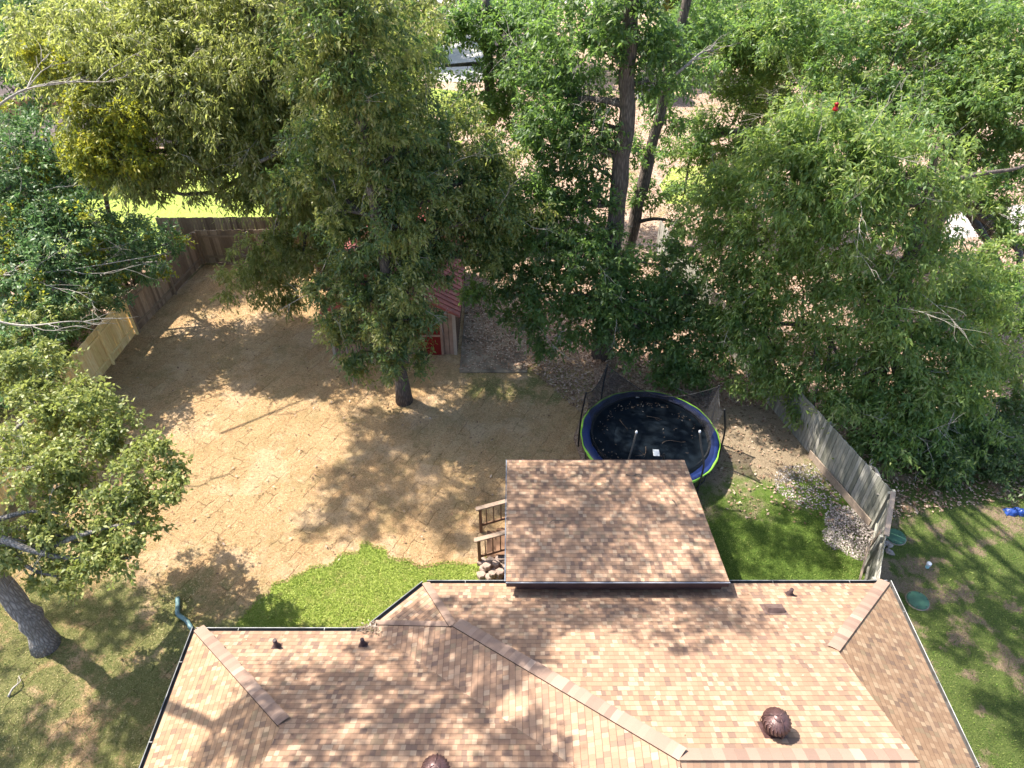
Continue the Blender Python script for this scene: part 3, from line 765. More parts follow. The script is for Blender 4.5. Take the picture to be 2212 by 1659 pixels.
# ------------------------------------------------------------------ patio cover, deck and stairs
pc = thing('patio_cover', 'low sloped patio roof of brown shingles raised above the house eave', 'patio cover', (2.6, 12.5, 0))
PZ = lambda Y: 3.3 - 0.205 * (Y - 9.98)
pr = MB(); x0, x1, y0, y1 = -0.14, 5.24, 9.98, 14.97
slope(pr, [(x0, y0, PZ(y0)), (x1, y0, PZ(y0)), (x1, y1, PZ(y1)), (x0, y1, PZ(y1))][::-1], (1, 0, 0))
pr.build('roof', M['shingle'], pc)
pf = MB()
pf.bar((x0, y0 - 0.015, PZ(y0) - 0.10), (x1, y0 - 0.015, PZ(y0) - 0.10), 0.03, 0.17)
pf.bar((x0, y1 + 0.015, PZ(y1) - 0.09), (x1, y1 + 0.015, PZ(y1) - 0.09), 0.03, 0.15)
for xx in (x0 + 0.02, x1 - 0.02): pf.bar((xx, y0 + 0.01, PZ(y0) - 0.10), (xx, y1 - 0.01, PZ(y1) - 0.10), 0.03, 0.15)
pf.build('fascia', M['fascia'], pc)
pd = MB(); pd.bar((x0 - 0.01, y0 - 0.045, PZ(y0) + 0.0), (x1 + 0.01, y0 - 0.045, PZ(y0) + 0.0), 0.03, 0.035)
pd.bar((x0 - 0.03, y0, PZ(y0) - 0.002), (x0 - 0.03, y1, PZ(y1) - 0.002), 0.03, 0.02)
pd.build('drip_edge', M['drip'], pc)
pw = MB(); pw.bar((x0 + 0.25, y0 + 0.12, PZ(y0) - 0.3), (x1 - 0.1, y0 + 0.12, PZ(y0) - 0.3), 0.09, 0.3); pw.bar((x0 + 0.1, 14.6, 2.1), (x1 - 0.1, 14.6, 2.1), 0.09, 0.2)
pw.build('beam', M['fascia'], pc)
for xx in (0.05, 2.5, 5.0):
    m = MB(); m.box((xx, 14.6, 1.0), (0.1, 0.1, 2.0)); m.build('post', M['deckwood'], pc)
dk = thing('deck', 'brown wooden deck floor under the patio roof', 'deck', (2.6, 12.4, 0))
m = MB()
for i in range(36):
    y = 10.05 + i * 0.13; m.box((2.5, y, 0.42), (5.2, 0.122, 0.04))
m.build('floor', M['deckwood'], dk)
m = MB(); m.box((2.5, 14.75, 0.2), (5.2, 0.04, 0.38)); m.box((-0.12, 12.4, 0.2), (0.04, 4.6, 0.38)); m.build('skirt', M['deckwood'], dk)
for i, (xx, zz) in enumerate(((-0.32, 0.28), (-0.62, 0.14))):
    m = MB(); m.box((xx, 13.45, zz), (0.32, 1.0, 0.05)); m.build('step', M['deckwood'], dk)
def rail(Y, lab, ang):
    t = thing('stair_railing', lab, 'railing', (-0.9, Y, 0), 'railings either side of the deck stairs')
    # rail climbs from the foot of the stairs to the deck edge
    xa, xb = -1.02, 0.15
    za, zb = 1.12, 1.38
    ya, yb = Y - 0.10, Y + ang
    m = MB(); m.bar((xa - 0.08, ya - 0.02, za + 0.02), (xb, yb, zb), 0.14, 0.04); m.build('handrail', M['deckrail'], t)
    m = MB(); m.bar((xa + 0.04, ya, 0.34), (xb, yb, 0.60), 0.04, 0.09); m.build('bottom_rail', M['deckwood'], t)
    m = MB(); m.box((xa + 0.05, ya, za / 2), (0.09, 0.09, za)); m.build('post', M['deckwood'], t)
    for k in range(5):
        f = (k + 0.8) / 5.2; x = xa + 0.05 + (xb - xa) * f; y = ya + (yb - ya) * f
        b_ = MB(); b_.box((x, y, (za + zb) / 2 * 0 + 0.34 + 0.26 * f + 0.40), (0.032, 0.032, 0.80)); b_.build('baluster', M['deckwood'], t)
rail(12.95, 'near brown stair railing with five balusters above the stacked stones', 0.10)
rail(14.12, 'far brown stair railing nearer the yard, behind the other railing', 0.10)
# stacked landscape stones by the stairs
rs = random.Random(5)
k = 0
for (x, y, s_, z_) in [(1042, 1218, .3, 0), (1060, 1216, .3, 0), (1078, 1212, .28, 0), (1046, 1232, .3, 0), (1064, 1234, .34, 0), (1082, 1230, .32, 0), (1040, 1246, .3, 0), (1058, 1250, .3, 0), (1078, 1248, .3, 0),
                   (1052, 1226, .26, .17), (1072, 1222, .26, .17), (1080, 1240, .26, .17), (1088, 1214, .3, 0.0), (1064, 1244, .24, .17)]:
    c = P(x, y, z_); m = MB()
    n = 7; prof = []
    pts = [(math.cos(2 * math.pi * i / n) * s_ * rs.uniform(.42, .6), math.sin(2 * math.pi * i / n) * s_ * rs.uniform(.38, .55)) for i in range(n)]
    tl = rs.uniform(-.03, .03); ztop = 0.17
    vs = [(c[0] + px * .97, c[1] + py * .97, z_ + .01) for px, py in pts] + [(c[0] + px, c[1] + py, z_ + ztop * .8 + px * tl) for px, py in pts] + [(c[0] + px * .82, c[1] + py * .82, z_ + ztop + px * tl) for px, py in pts]
    fs = [(i, (i + 1) % n, n + (i + 1) % n, n + i) for i in range(n)] + [(n + i, n + (i + 1) % n, 2 * n + (i + 1) % n, 2 * n + i) for i in range(n)] + [tuple(range(2 * n, 3 * n))]
    m.add(vs, fs)
    tag(m.build('landscape_stone', M['stone']), ['rough brown stone at the back left of the heap', 'brown stone in the back row middle of the heap', 'brown stone in the back row by the patio edge', 'stone at the left of the second row of the heap', 'large stone in the middle of the heap', 'stone against the patio side of the heap', 'pale stone at the left end of the front row', 'pale stone in the middle of the front row by the gutter', 'stone at the right end of the front row', 'stone resting on top of the heap at the left', 'stone resting on top of the heap near the railing', 'stone resting on top at the right of the heap', 'stone half hidden under the patio roof edge', 'stone resting on top of the front row'][k] + ' beside the deck stairs', 'stone', 'stones heaped beside the deck stairs')
    k += 1

# ------------------------------------------------------------------ trampoline
tc0 = (4.72, 17.42)
tr = thing('trampoline', 'large round black trampoline with blue padded rim and enclosure poles behind the patio', 'trampoline', (tc0[0], tc0[1], 0))
m = MB(); RP = 2.30
prof = [(0.02, 0.86)] + [(1.86 * t, 0.86 + 0.03 * t * t) for t in (0.3, 0.6, 0.85, 1.0)]
m.lathe([(2.06, 0.89), (1.5, 0.868), (0.9, 0.852), (0.3, 0.847), (0.01, 0.846)], (tc0[0], tc0[1], 0), 64)
m.build('jumping_mat', M['black'], tr, True)
m = MB()
def wob(a, k): return 1 + 0.006 * math.sin(9 * a + k) + 0.004 * math.sin(23 * a)
m.lathe([(2.33, 0.86), (2.34, 0.905), (2.26, 0.925), (2.11, 0.92), (2.04, 0.895)], (tc0[0], tc0[1], 0), 96, fn=wob)
mm = m.build('rim_pad', M['blue'], tr, True)
# remove the cap disc that lathe adds
mm.data.polygons  # keep
import bmesh
def drop_big(o):
    b = bmesh.new(); b.from_mesh(o.data); fs = [f for f in b.faces if len(f.verts) > 40]
    bmesh.ops.delete(b, geom=fs, context='FACES_ONLY'); b.to_mesh(o.data); b.free()
drop_big(mm)
m = MB(); m.lathe([(2.345, 0.80), (2.37, 0.86), (2.365, 0.912), (2.325, 0.915)], (tc0[0], tc0[1], 0), 96, fn=wob)
o = m.build('green_trim', M['lime'], tr, True); drop_big(o)
for k in range(6):
    a = k * math.pi / 3 + 0.25; m = MB()
    px, py = tc0[0] + 2.15 * math.cos(a), tc0[1] + 2.15 * math.sin(a)
    tx, ty = -math.sin(a) * 0.35, math.cos(a) * 0.35
    m.tube([(px - tx, py - ty, 0.84), (px - tx, py - ty, 0.03), (px + tx, py + ty, 0.03), (px + tx, py + ty, 0.84)], 0.022, 8); m.build('leg', M['greypole'], tr, True)
m = MB(); ring = [(tc0[0] + 2.28 * math.cos(a), tc0[1] + 2.28 * math.sin(a), 0.82) for a in np.linspace(0, 2 * math.pi, 49)]
m.tube(ring, 0.022, 8, cap=False); m.build('frame', M['greypole'], tr, True)
poles = [(-118, 1.86, 'greypole', 2.66), (-90, 2.0, 'blackpole', 2.05), (-56, 1.95, 'greypole', 2.66), (-12, 2.2, 'blackpole', 2.5), (18, 2.35, 'blackpole', 2.5), (128, 2.30, 'blackpole', 2.55), (172, 2.30, 'blackpole', 2.55)]
ptop = {}
for ang, rt, mk, zt in poles:
    a = R(ang); m = MB(); ca, sa = math.cos(a), math.sin(a)
    P_ = [(2.40, 0.05), (2.40, 0.9), (2.38, 1.6), (2.36 * 0.4 + rt * 0.6, 2.2 if zt > 2.2 else 1.7), (rt, zt)]
    pts = smooth([(tc0[0] + r_ * ca, tc0[1] + r_ * sa, z_) for r_, z_ in P_], 3)
    m.tube(pts, 0.03, 10); o = m.build('enclosure_pole', M[mk], tr, True)
    m = MB(); e = pts[-1]; m.lathe([(0.035, -0.02), (0.038, 0.03), (0.02, 0.06)], e, 14); m.build('cap', M['white'] if mk == 'greypole' else M['blackpole'], o, True)
    if ang == -90:
        m = MB(); m.tube([(tc0[0] + 2.44 * ca, tc0[1] + 2.44 * sa, z_) for z_ in (0.95, 1.3)] + [(tc0[0] + 2.35 * ca, tc0[1] + 2.35 * sa, 1.62)], 0.034, 10); m.build('green_sleeve', M['lime'], o, True)
    ptop[ang] = e
# sagging safety net hung between the poles
netm, n_, b_ = new_mat('black_net'); gg = G(n_)
setv(b_, 'Base Color', (0.01, 0.01, 0.012, 1)); setv(b_, 'Roughness', 0.8)
tp = gg.node('ShaderNodeBsdfTransparent'); mx = gg.node('ShaderNodeMixShader')
tcn = gg.node('ShaderNodeTexCoord'); nzn = gg.noise(tcn.outputs['Object'], 1.2, 3)
gg.link(gg.math('MULTIPLY_ADD', nzn, 0.7, 0.22), mx.inputs[0])
gg.link(tp.outputs[0], mx.inputs[1]); gg.link(b_.outputs[0], mx.inputs[2]); gg.link(mx.outputs[0], n_.nodes['Material Output'].inputs[0])
order = [(172, 128), (128, 18), (18, -12)]
m = MB()
for a0, a1 in order:
    e0, e1 = np.array(ptop[a0]), np.array(ptop[a1]); N = 14
    prev = None
    for i in range(N + 1):
        t = i / N; ang = R(a0 + (a1 - a0) * t)
        top = e0 * (1 - t) + e1 * t; sag = (0.9 if (a0, a1) == (128, 18) else 0.35) * math.sin(math.pi * t)
        top = top + np.array([0, 0, -sag]); bot = np.array([tc0[0] + 1.92 * math.cos(ang), tc0[1] + 1.92 * math.sin(ang), 0.93])
        md = top * 0.5 + bot * 0.5 + np.array([0, 0, -0.1 + 0.05 * math.sin(i * 2.1)])
        cur = (tuple(top), tuple(md), tuple(bot))
        if prev:
            m.quadface([prev[0], cur[0], cur[1], prev[1]]); m.quadface([prev[1], cur[1], cur[2], prev[2]])
        prev = cur
for i in range(60):      # the lower skirt of the net, slumped against the inside of the pad
    a0, a1 = 2 * math.pi * i / 60, 2 * math.pi * (i + 1) / 60
    def sk(a): return [(tc0[0] + r_ * math.cos(a), tc0[1] + r_ * math.sin(a), z_ + 0.03 * math.sin(7 * a)) for r_, z_ in ((1.98, 0.88), (1.96, 1.02), (2.03, 1.16))]
    p0, p1 = sk(a0), sk(a1)
    m.quadface([p0[0], p1[0], p1[1], p0[1]]); m.quadface([p0[1], p1[1], p1[2], p0[2]])
m.build('safety_net', netm, tr, True)
m = MB()
for a0, a1 in order:
    e0, e1 = np.array(ptop[a0]), np.array(ptop[a1])
    sg = (0.9 if (a0, a1) == (128, 18) else 0.35)
    m.tube([e0 * (1 - t) + e1 * t + np.array([0, 0, -sg * math.sin(math.pi * t)]) for t in np.linspace(0, 1, 12)], 0.012, 6, cap=False)
m.build('net_rope', M['blackpole'], tr)
c = P(1417, 978, 0.875); m = MB()
m.quadface([(c[0] - 0.11, c[1] - 0.16, 0.889), (c[0] + 0.10, c[1] - 0.17, 0.889), (c[0] + 0.12, c[1] + 0.13, 0.889), (c[0] - 0.09, c[1] + 0.15, 0.889)])
m.build('warning_label', M['white'], tr)
c = P(1377, 858, 0.93); m = MB(); m.box((c[0], c[1], 0.935), (0.13, 0.07, 0.012), 0.1); m.build('tag', M['white'], tr)
# leaves and twigs that have fallen on the mat
def litter_pts(n, fn): return np.array([fn() for _ in range(n)])
rr_ = random.Random(3)
def matpt():
    while True:
        u_ = rr_.random()
        if u_ < 0.55: a = R(rr_.gauss(95, 38)); r_ = rr_.uniform(1.45, 1.8)
        elif u_ < 0.75: a = R(rr_.gauss(215, 20)); r_ = rr_.uniform(1.5, 2.1)
        else: a = rr_.uniform(0, 6.28); r_ = 1.8 * math.sqrt(rr_.random())
        return (tc0[0] + r_ * math.cos(a), tc0[1] + r_ * math.sin(a), 0.885 if r_ < 1.84 else 0.93)
pp = litter_pts(150, matpt); n = len(pp)
an = RNG.uniform(0, 6.28, n); d_ = np.stack([np.cos(an), np.sin(an), RNG.uniform(-.1, .35, n)], 1); s_ = np.stack([-np.sin(an), np.cos(an), RNG.uniform(-.3, .3, n)], 1)
o = leaf_mesh('fallen_leaves', pp, d_, s_, RNG.uniform(.03, .09, n), RNG.uniform(.012, .035, n), M['debris'], None, 0)
tag(o, 'scattered dead leaves lying on the black trampoline mat', 'leaves', kind='stuff')
def twig(a, b, r, mat, lab, cat='twig', n=4, forks=2, seed=0, group=None, name='twig'):
    rng = np.random.default_rng(seed); m = MB(); cp = curve_pts(a, b, n, 0.10, rng)
    zmin = min(a[2], b[2]); L = np.linalg.norm(np.array(b) - np.array(a))
    for q_ in cp: q_[2] = max(q_[2], 0.0)
    m.tube(smooth(cp, 3), [r * (1 - 0.75 * i / (3 * n)) for i in range(3 * n + 1)], 6)
    for _ in range(forks):
        q_ = cp[int(rng.integers(1, n))]; e = q_ + (np.array(b) - np.array(a)) * rng.uniform(.2, .45) + rng.normal(size=3) * np.array([.13, .13, .05]) * L
        e[2] = max(e[2], q_[2] * 0.6)
        c2 = curve_pts(q_, e, 5, .06, rng); m.tube(c2, [r * .45, r * .4, r * .33, r * .25, r * .18, r * .1], 5)
        if L > 1.2:
            for _k in range(3):
                q2 = c2[int(rng.integers(1, 5))]; e2 = q2 + (e - q_) * rng.uniform(.25, .5) + rng.normal(size=3) * np.array([.06, .06, .03]) * L
                m.tube(curve_pts(q2, e2, 4, .06, rng), [r * .2, r * .17, r * .13, r * .1, r * .06], 4)
    return tag(m.build(name, mat, None, True), lab, cat, group)
for i, (x1_, y1_, x2_, y2_) in enumerate([(1397, 879 + 20, 1430, 885 + 22), (1430, 958, 1480, 955), (1340, 905, 1352, 925), (1395, 965, 1372, 985), (1470, 850, 1500, 868)]):
    twig(P(x1_, y1_, 0.90), P(x2_, y2_, 0.90), 0.008, M['debris'], 'thin pale twig on the trampoline ' + ['near its middle', 'right of the warning label', 'at the left of the mat', 'just left of the warning label', 'near the far right rim'][i], 'twig', seed=i, group='twigs on the trampoline')

# twigs on the two roofs
def on_patio(x, y):
    d = ray(x, y); t = (H - 3.3 - 0.205 * 9.98 - 0.03) / (-d[2] - 0.205 * d[1]); return (d[0] * t, d[1] * t, H + d[2] * t)
def rooftwig(x1_, y1_, x2_, y2_, fn, lab, seed, r=0.012):
    twig(tuple(fn(x1_, y1_)), tuple(fn(x2_, y2_)), r, M['twig_dark'], lab, 'twig', seed=seed, forks=1)
rooftwig(1187, 1130, 1224, 1122, on_patio, 'curved brown twig lying mid left on the patio roof', 31)
rooftwig(1352, 1025, 1388, 1030, on_patio, 'dark forked branch near the far edge of the patio roof', 32, 0.022)
rooftwig(1285, 1050, 1318, 1042, on_patio, 'thin twig just left of the dark branch on the patio roof', 33, 0.008)
rooftwig(1452, 1080, 1462, 1094, on_patio, 'short twig on the right part of the patio roof', 34)
rooftwig(1086, 1293, 1108, 1300, lambda x, y: on_plane(x, y, 10.4, 0.03), 'small pale twig on the house roof below the patio corner', 35, 0.007)
rooftwig(1310, 1266, 1372, 1269, lambda x, y: on_plane(x, y, 10.4, 0.03), 'bare twigs caught under the patio roof edge', 36, 0.008)
# leaf clutter in the roof corner
n = 260; cc = np.array(on_plane(806, 1360, 9.08))
pp = cc + np.stack([RNG.normal(0, .17, n), RNG.normal(0, .07, n), np.zeros(n)], 1); pp[:, 2] = np.maximum(2.60, 2.6 + 0.5 * (9.08 - pp[:, 1])) + 0.03 + RNG.random(n) * .03
an = RNG.uniform(0, 6.28, n); d_ = np.stack([np.cos(an), np.sin(an), RNG.uniform(-.2, .4, n)], 1); s_ = np.stack([-np.sin(an), np.cos(an), RNG.uniform(-.4, .4, n)], 1)
o = leaf_mesh('leaf_clutter', pp, d_, s_, RNG.uniform(.05, .12, n), RNG.uniform(.01, .04, n), M['debris'], None, 0)
tag(o, 'dead leaves and twigs piled in the roof corner by the gutter', 'leaves', kind='stuff')

# ------------------------------------------------------------------ shed
sh = thing('shed', 'tan garden shed with red metal gable roof and red door under the trees', 'shed', (-4.8, 24, 0))
sx0, sx1, sy0, sy1, sz = -7.35, -2.25, 23.1, 29.6, 2.2
apx, apz = (sx0 + sx1) / 2, 3.75
m = MB()
m.quadface([(sx0, sy0, 0), (sx1, sy0, 0), (sx1, sy0, sz), (apx, sy0, apz - 0.05), (sx0, sy0, sz)])
m.quadface([(sx1, sy0, 0), (sx1, sy1, 0), (sx1, sy1, sz), (sx1, sy0, sz)])
m.quadface([(sx0, sy1, 0), (sx0, sy0, 0), (sx0, sy0, sz), (sx0, sy1, sz)])
m.quadface([(sx1, sy1, 0), (sx0, sy1, 0), (sx0, sy1, sz), (apx, sy1, apz - 0.05), (sx1, sy1, sz)])
m.build('wall', M['t111'], sh)
m = MB(); x = sx0 + 0.2
while x < sx1 - 0.05:
    top = sz + (apz - sz) * (1 - abs(x - apx) / (sx1 - apx)) - 0.08
    m.box((x, sy0 - 0.004, top / 2), (0.016, 0.012, top)); x += 0.2
y = sy0 + 0.2
while y < sy1:
    m.box((sx1 + 0.004, y, sz / 2), (0.012, 0.016, sz)); y += 0.2
m.build('groove', M['groove'], sh)
for s_, nm in ((-1, 0), (1, 1)):
    m = MB(); ex = apx + s_ * (sx1 - apx + 0.22); ez = sz - 0.12
    pts = [(apx, sy0 - 0.28, apz), (ex, sy0 - 0.28, ez), (ex, sy1 + 0.2, ez), (apx, sy1 + 0.2, apz)]
    if s_ < 0: pts = pts[::-1]
    m.quadface(pts)
    lowp = [(p[0], p[1], p[2] - 0.06) for p in pts]; m.quadface(lowp[::-1])
    for i in range(4): m.quadface([pts[i], lowp[i], lowp[(i + 1) % 4], pts[(i + 1) % 4]])
    yy = sy0 - 0.25
    while yy < sy1 + 0.2:
        m.bar((apx + s_ * 0.02, yy, apz + 0.012), (ex, yy, ez + 0.018), 0.03, 0.016); yy += 0.3
    m.build('roof_panel', M['red_metal'], sh)
m = MB(); m.bar((apx, sy0 - 0.3, apz + 0.02), (apx, sy1 + 0.22, apz + 0.02), 0.25, 0.03); m.build('ridge_cap', M['red_metal'], sh)
m = MB(); m.box((-3.35, sy0 - 0.03, 1.0), (0.95, 0.04, 1.95)); dr = m.build('door', M['red_door'], sh)
m = MB()
for (cx, cz, wx, wz) in ((-3.85, 1.0, .09, 2.05), (-2.84, 1.0, .09, 2.05), (-3.35, 2.02, 1.1, .09), (-3.35, 1.0, 0.95, .09)): m.box((cx, sy0 - 0.055, cz), (wx, 0.03, wz))
m.build('door_trim', M['t111'], dr)
for xx in (sx0 + 0.06, sx1 - 0.06):
    m = MB(); m.box((xx, sy0 - 0.02, sz / 2), (0.13, 0.05, sz)); m.build('corner_board', M['soffit'], sh)
strip = MB(); strip.box((-0.75, 23.9, 0.035), (2.7, 4.0, 0.07)); structure(strip.build('concrete_path', M['concrete']))
strip = MB(); strip.box((-0.75, 27.2, 0.035), (2.7, 2.3, 0.07), 0.0); structure(strip.build('concrete_path', M['concrete']))

# ------------------------------------------------------------------ fences
def fence(label, path, mat, h=1.75, postmat=None, group=None, gap=0.008, side=1, rails=True, name='wood_fence', jit=0.02, kick=None):
    base = path[0]
    t = thing(name, label, 'fence', (base[0], base[1], 0), group)
    rf = random.Random(int(abs(base[0] * 100) + len(path)))
    mb = MB(); pm = []; rmb = {0: MB(), 1: MB()}
    for (a, b) in zip(path[:-1], path[1:]):
        a = Vector((a[0], a[1], 0)); b = Vector((b[0], b[1], 0)); d = b - a; L = d.length; d.normalize(); nrm = Vector((-d.y, d.x, 0)) * side
        n = max(1, int(L / 0.145)); ang = math.atan2(d.y, d.x)
        for i in range(n):
            c = a + d * ((i + 0.5) * L / n); hh = h + rf.uniform(-jit, jit)
            tl = rf.uniform(-0.006, 0.006)
            mb.box((c.x + nrm.x * tl, c.y + nrm.y * tl, hh / 2 + 0.02), (L / n - gap, 0.018, hh), ang + rf.uniform(-0.03, 0.03))
        if rails:
            for zi, zz in enumerate((0.35, h - 0.3)): rmb[zi].bar(a + nrm * 0.035 + Vector((0, 0, zz)), b + nrm * 0.035 + Vector((0, 0, zz)), 0.04, 0.09)
        if kick: 
            pass
        k = max(1, round(L / 2.4))
        for i in range(k + 1):
            c = a + d * (L * i / k) + nrm * 0.10; pm.append(c)
    mb.build('board', M[mat], t)
    if rails:
        for zi in (0, 1): rmb[zi].build('rail', M[postmat or mat], t)
    done = []
    for c in pm:
        if any((c - e).length < 0.3 for e in done): continue
        done.append(c); x_ = MB(); x_.box((c.x, c.y, h / 2), (0.09, 0.09, h - 0.05)); x_.build('post', M[postmat or mat], t)
    return t
pB0, pB1 = P(292, 724)[:2], P(238, 790)[:2]
fence('old dark brown board fence running up the left side of the yard', [(-15.15, 30.3), (-15.55, 27.6), (-16.05, 24.62)], 'oldfence', side=1)
fence('new pale pine fence panel beside the old brown fence', [(-16.08, 24.5), (-16.35, 20.4)], 'newfence', side=1, jit=0.005)
fence('orange tinted pine fence behind the leafy tree at the left edge', [(-16.36, 20.25), (-16.4, 9.0)], 'newfence', 1.7, side=1)
fence('brown board fence across the back left corner of the yard', [(-15.1, 30.42), (-7.6, 30.6), (-2.0, 30.8)], 'oldfence', side=-1)
fence('second brown fence of the neighbour just behind the back fence', [(-17.2, 31.3), (-7.0, 31.45), (2.0, 31.6)], 'oldfence', 1.95, side=1)
fR = [(7.2, 31.5), (8.5, 25.0), (9.75, 19.9), (10.5, 17.2), (11.4, 14.2)]
rfence = fence('weathered grey board fence running along the right side of the yard', fR, 'greyfence', side=1, gap=0.012)
m = MB(); m.bar((10.35, 17.3, 0.17), (11.28, 14.22, 0.17), 0.035, 0.30); m.build('kick_board', M['board'], rfence)
sf = fence('short leaning grey fence from the corner post to the house wall', [(11.42, 14.1), (10.55, 12.5), (9.8, 11.1)], 'greyfence', side=-1)
m = MB(); m.bar((11.40, 14.1, 1.80), (10.55, 12.5, 1.80), 0.14, 0.04); m.build('top_board', M['board'], sf)
for i, (a, b, lab) in enumerate([((10.35, 12.7, 1.2), (9.5, 11.0, 0.1), 'brown board leaning on the short fence, nearest the grass'), ((10.7, 13.1, 0.3), (10.5, 12.7, 1.72), 'upright weathered board leaning at the bend of the short fence')]):
    m = MB(); m.bar(a, b, 0.04, 0.14); tag(m.build('loose_board', M['board']), lab, 'board')

# ------------------------------------------------------------------ gravel, lids and small things
def gravel(name, cx, cy, rx, ry, n, lab, zmax=0.12):
    m = MB(); rg = random.Random(n)
    for i in range(n):
        r_ = math.sqrt(rg.random()); a = rg.uniform(0, 6.28); x = cx + rx * r_ * math.cos(a); y = cy + ry * r_ * math.sin(a)
        s_ = rg.uniform(0.018, 0.042); z = 0.015 + zmax * (1 - r_) * rg.random()
        vs = [(x + s_ * rg.uniform(.7, 1.3) * dx, y + s_ * rg.uniform(.7, 1.3) * dy, z + s_ * rg.uniform(.5, .9) * dz) for dx, dy, dz in ((1, 0, 0), (0, 1, 0), (-1, 0, 0), (0, -1, 0), (0, 0, 1), (0, 0, -1))]
        m.add(vs, [(0, 1, 4), (1, 2, 4), (2, 3, 4), (3, 0, 4), (1, 0, 5), (2, 1, 5), (3, 2, 5), (0, 3, 5)])
    return tag(m.build(name, M['gravel']), lab, 'gravel', kind='stuff')
c = P(1845, 1150); gravel('gravel', c[0], c[1], 0.85, 1.1, 2600, 'heap of pale gravel at the foot of the fence corner')
c = P(1745, 1050); gravel('gravel', c[0], c[1], 1.1, 1.0, 900, 'thin pale gravel scattered on the bare earth', 0.02)
c = P(1795, 1165); gravel('gravel', c[0], c[1], 0.25, 0.4, 260, 'small patch of pale gravel in the grass', 0.02)
rw = random.Random(9)
for i, (x, y) in enumerate([(1908, 1160), (1914, 1175), (1921, 1180), (1918, 1192), (1924, 1196), (1905, 1178)]):
    c = P(x, y); m = MB(); m.lathe([(0.08, 0), (0.10, 0.05), (0.05, 0.11)], c, 8, fn=lambda a, k: 1 + 0.25 * math.sin(a * 3 + i)); tag(m.build('rock', M['gravel']), ['topmost', 'second', 'third', 'fourth', 'lowest right', 'nearest the boards'][i] + ' white rock lying outside the short fence', 'rock', 'white rocks outside the short fence')
def lid(x, y, r, lab):
    c = P(x, y, 0.06); t = thing('septic_lid', lab, 'tank lid', (c[0], c[1], 0))
    m = MB(); m.lathe([(r, 0.0), (r, 0.05), (r * .985, 0.065), (r * .9, 0.07), (r * .5, 0.085), (0.02, 0.09)], (c[0], c[1], 0), 48); m.build('cover', M['green_lid'], t, True)
    m = MB(); m.lathe([(r * 1.08, 0.0), (r * 1.07, 0.03), (r * .99, 0.032)], (c[0], c[1], 0), 48); o = m.build('collar', M['side_ring'], t, True); drop_big(o)
    for k in range(6):
        a = k * math.pi / 3; b_ = MB(); b_.lathe([(0.018, 0.07), (0.016, 0.085)], (c[0] + .87 * r * math.cos(a), c[1] + .87 * r * math.sin(a), 0), 10); b_.build('bolt', M['greypole'], t)
M['side_ring'] = plain('pale_earth_ring', (0.34, 0.28, 0.22), 0.9)
lid(1983, 1296, 0.30, 'round green tank lid in the grass close to the roof corner')
lid(1935, 1158, 0.30, 'round green tank lid beside the fence corner, further from the house')
c = P(2002, 1226); t = thing('cleanout_pipe', 'white capped cleanout pipe standing in the side lawn', 'pipe', c)
m = MB(); m.lathe([(0.055, 0), (0.055, 0.16)], c, 24); m.build('pipe', M['cyanpipe'], t, True)
m = MB(); m.lathe([(0.07, 0.15), (0.072, 0.21), (0.06, 0.225), (0.02, 0.225)], c, 24); m.build('cap', M['white'], t, True)
# crumpled blue sheet at the right edge
c = P(2192, 1108); m = MB(); N = 16
vs = []; fs = []
rb_ = random.Random(4)
for i in range(N):
    for j in range(8):
        u_ = i / (N - 1) * 2 - 1; v_ = j / 7 * 2 - 1
        vs.append((c[0] + u_ * 0.34, c[1] + v_ * 0.14 + 0.03 * math.sin(i), 0.02 + (0.15 + 0.05 * rb_.random()) * (1 - u_ * u_) ** .5 * (1 - v_ * v_) ** .5))
for i in range(N - 1):
    for j in range(7): a = i * 8 + j; fs.append((a, a + 8, a + 9, a + 1))
m.add(vs, fs); tag(m.build('plastic_sheet', M['blueplastic']), 'crumpled bright blue plastic sheet in the grass at the right edge', 'plastic sheet')

# far background buildings ----------------------------------------------------------
nh = thing('neighbour_house', 'red brick neighbour house with grey roof glimpsed through the upper left trees', 'house', (-24, 50, 0))
m = MB(); m.box((-24, 50.5, 1.35), (20, 8, 2.7)); m.build('wall', M['brick'], nh)
m = MB()
hx0, hx1, hy0, hy1 = -34.6, -13.4, 45.9, 55.1
r0, r1 = (-30, 50.5, 5.0), (-18, 50.5, 5.0)
slope(m, [(hx1, hy0, 2.7), (hx0, hy0, 2.7), r0, r1][::-1], (1, 0, 0)); slope(m, [(hx1, hy1, 2.7), (hx0, hy1, 2.7), r0, r1], (1, 0, 0))
slope(m, [(hx0, hy0, 2.7), (hx0, hy1, 2.7), r0], (0, 1, 0)); slope(m, [(hx1, hy0, 2.7), (hx1, hy1, 2.7), r1], (0, 1, 0))
m.build('roof', M['greyroof'], nh)
for xx in (-19, -15.5, -27):
    m = MB(); m.box((xx, 46.47, 1.5), (1.4, 0.08, 1.1)); o = m.build('window', M['white'], nh)
    m = MB(); m.box((xx, 46.42, 1.5), (1.2, 0.03, 0.95)); m.build('pane', M['glass'], o)
gs = thing('neighbour_outbuilding', 'grey roofed outbuilding half hidden behind bare branches at the left', 'outbuilding', (-27, 40, 0))
m = MB(); m.box((-27, 40.5, 1.1), (6, 4, 2.2)); m.build('wall', M['soffit'], gs)
m = MB(); slope(m, [(-30.4, 38.1, 2.2), (-23.6, 38.1, 2.2), (-23.6, 40.5, 3.4), (-30.4, 40.5, 3.4)], (1, 0, 0)); slope(m, [(-30.4, 42.9, 2.2), (-23.6, 42.9, 2.2), (-23.6, 40.5, 3.4), (-30.4, 40.5, 3.4)], (1, 0, 0)); m.build('roof', M['greyroof'], gs)
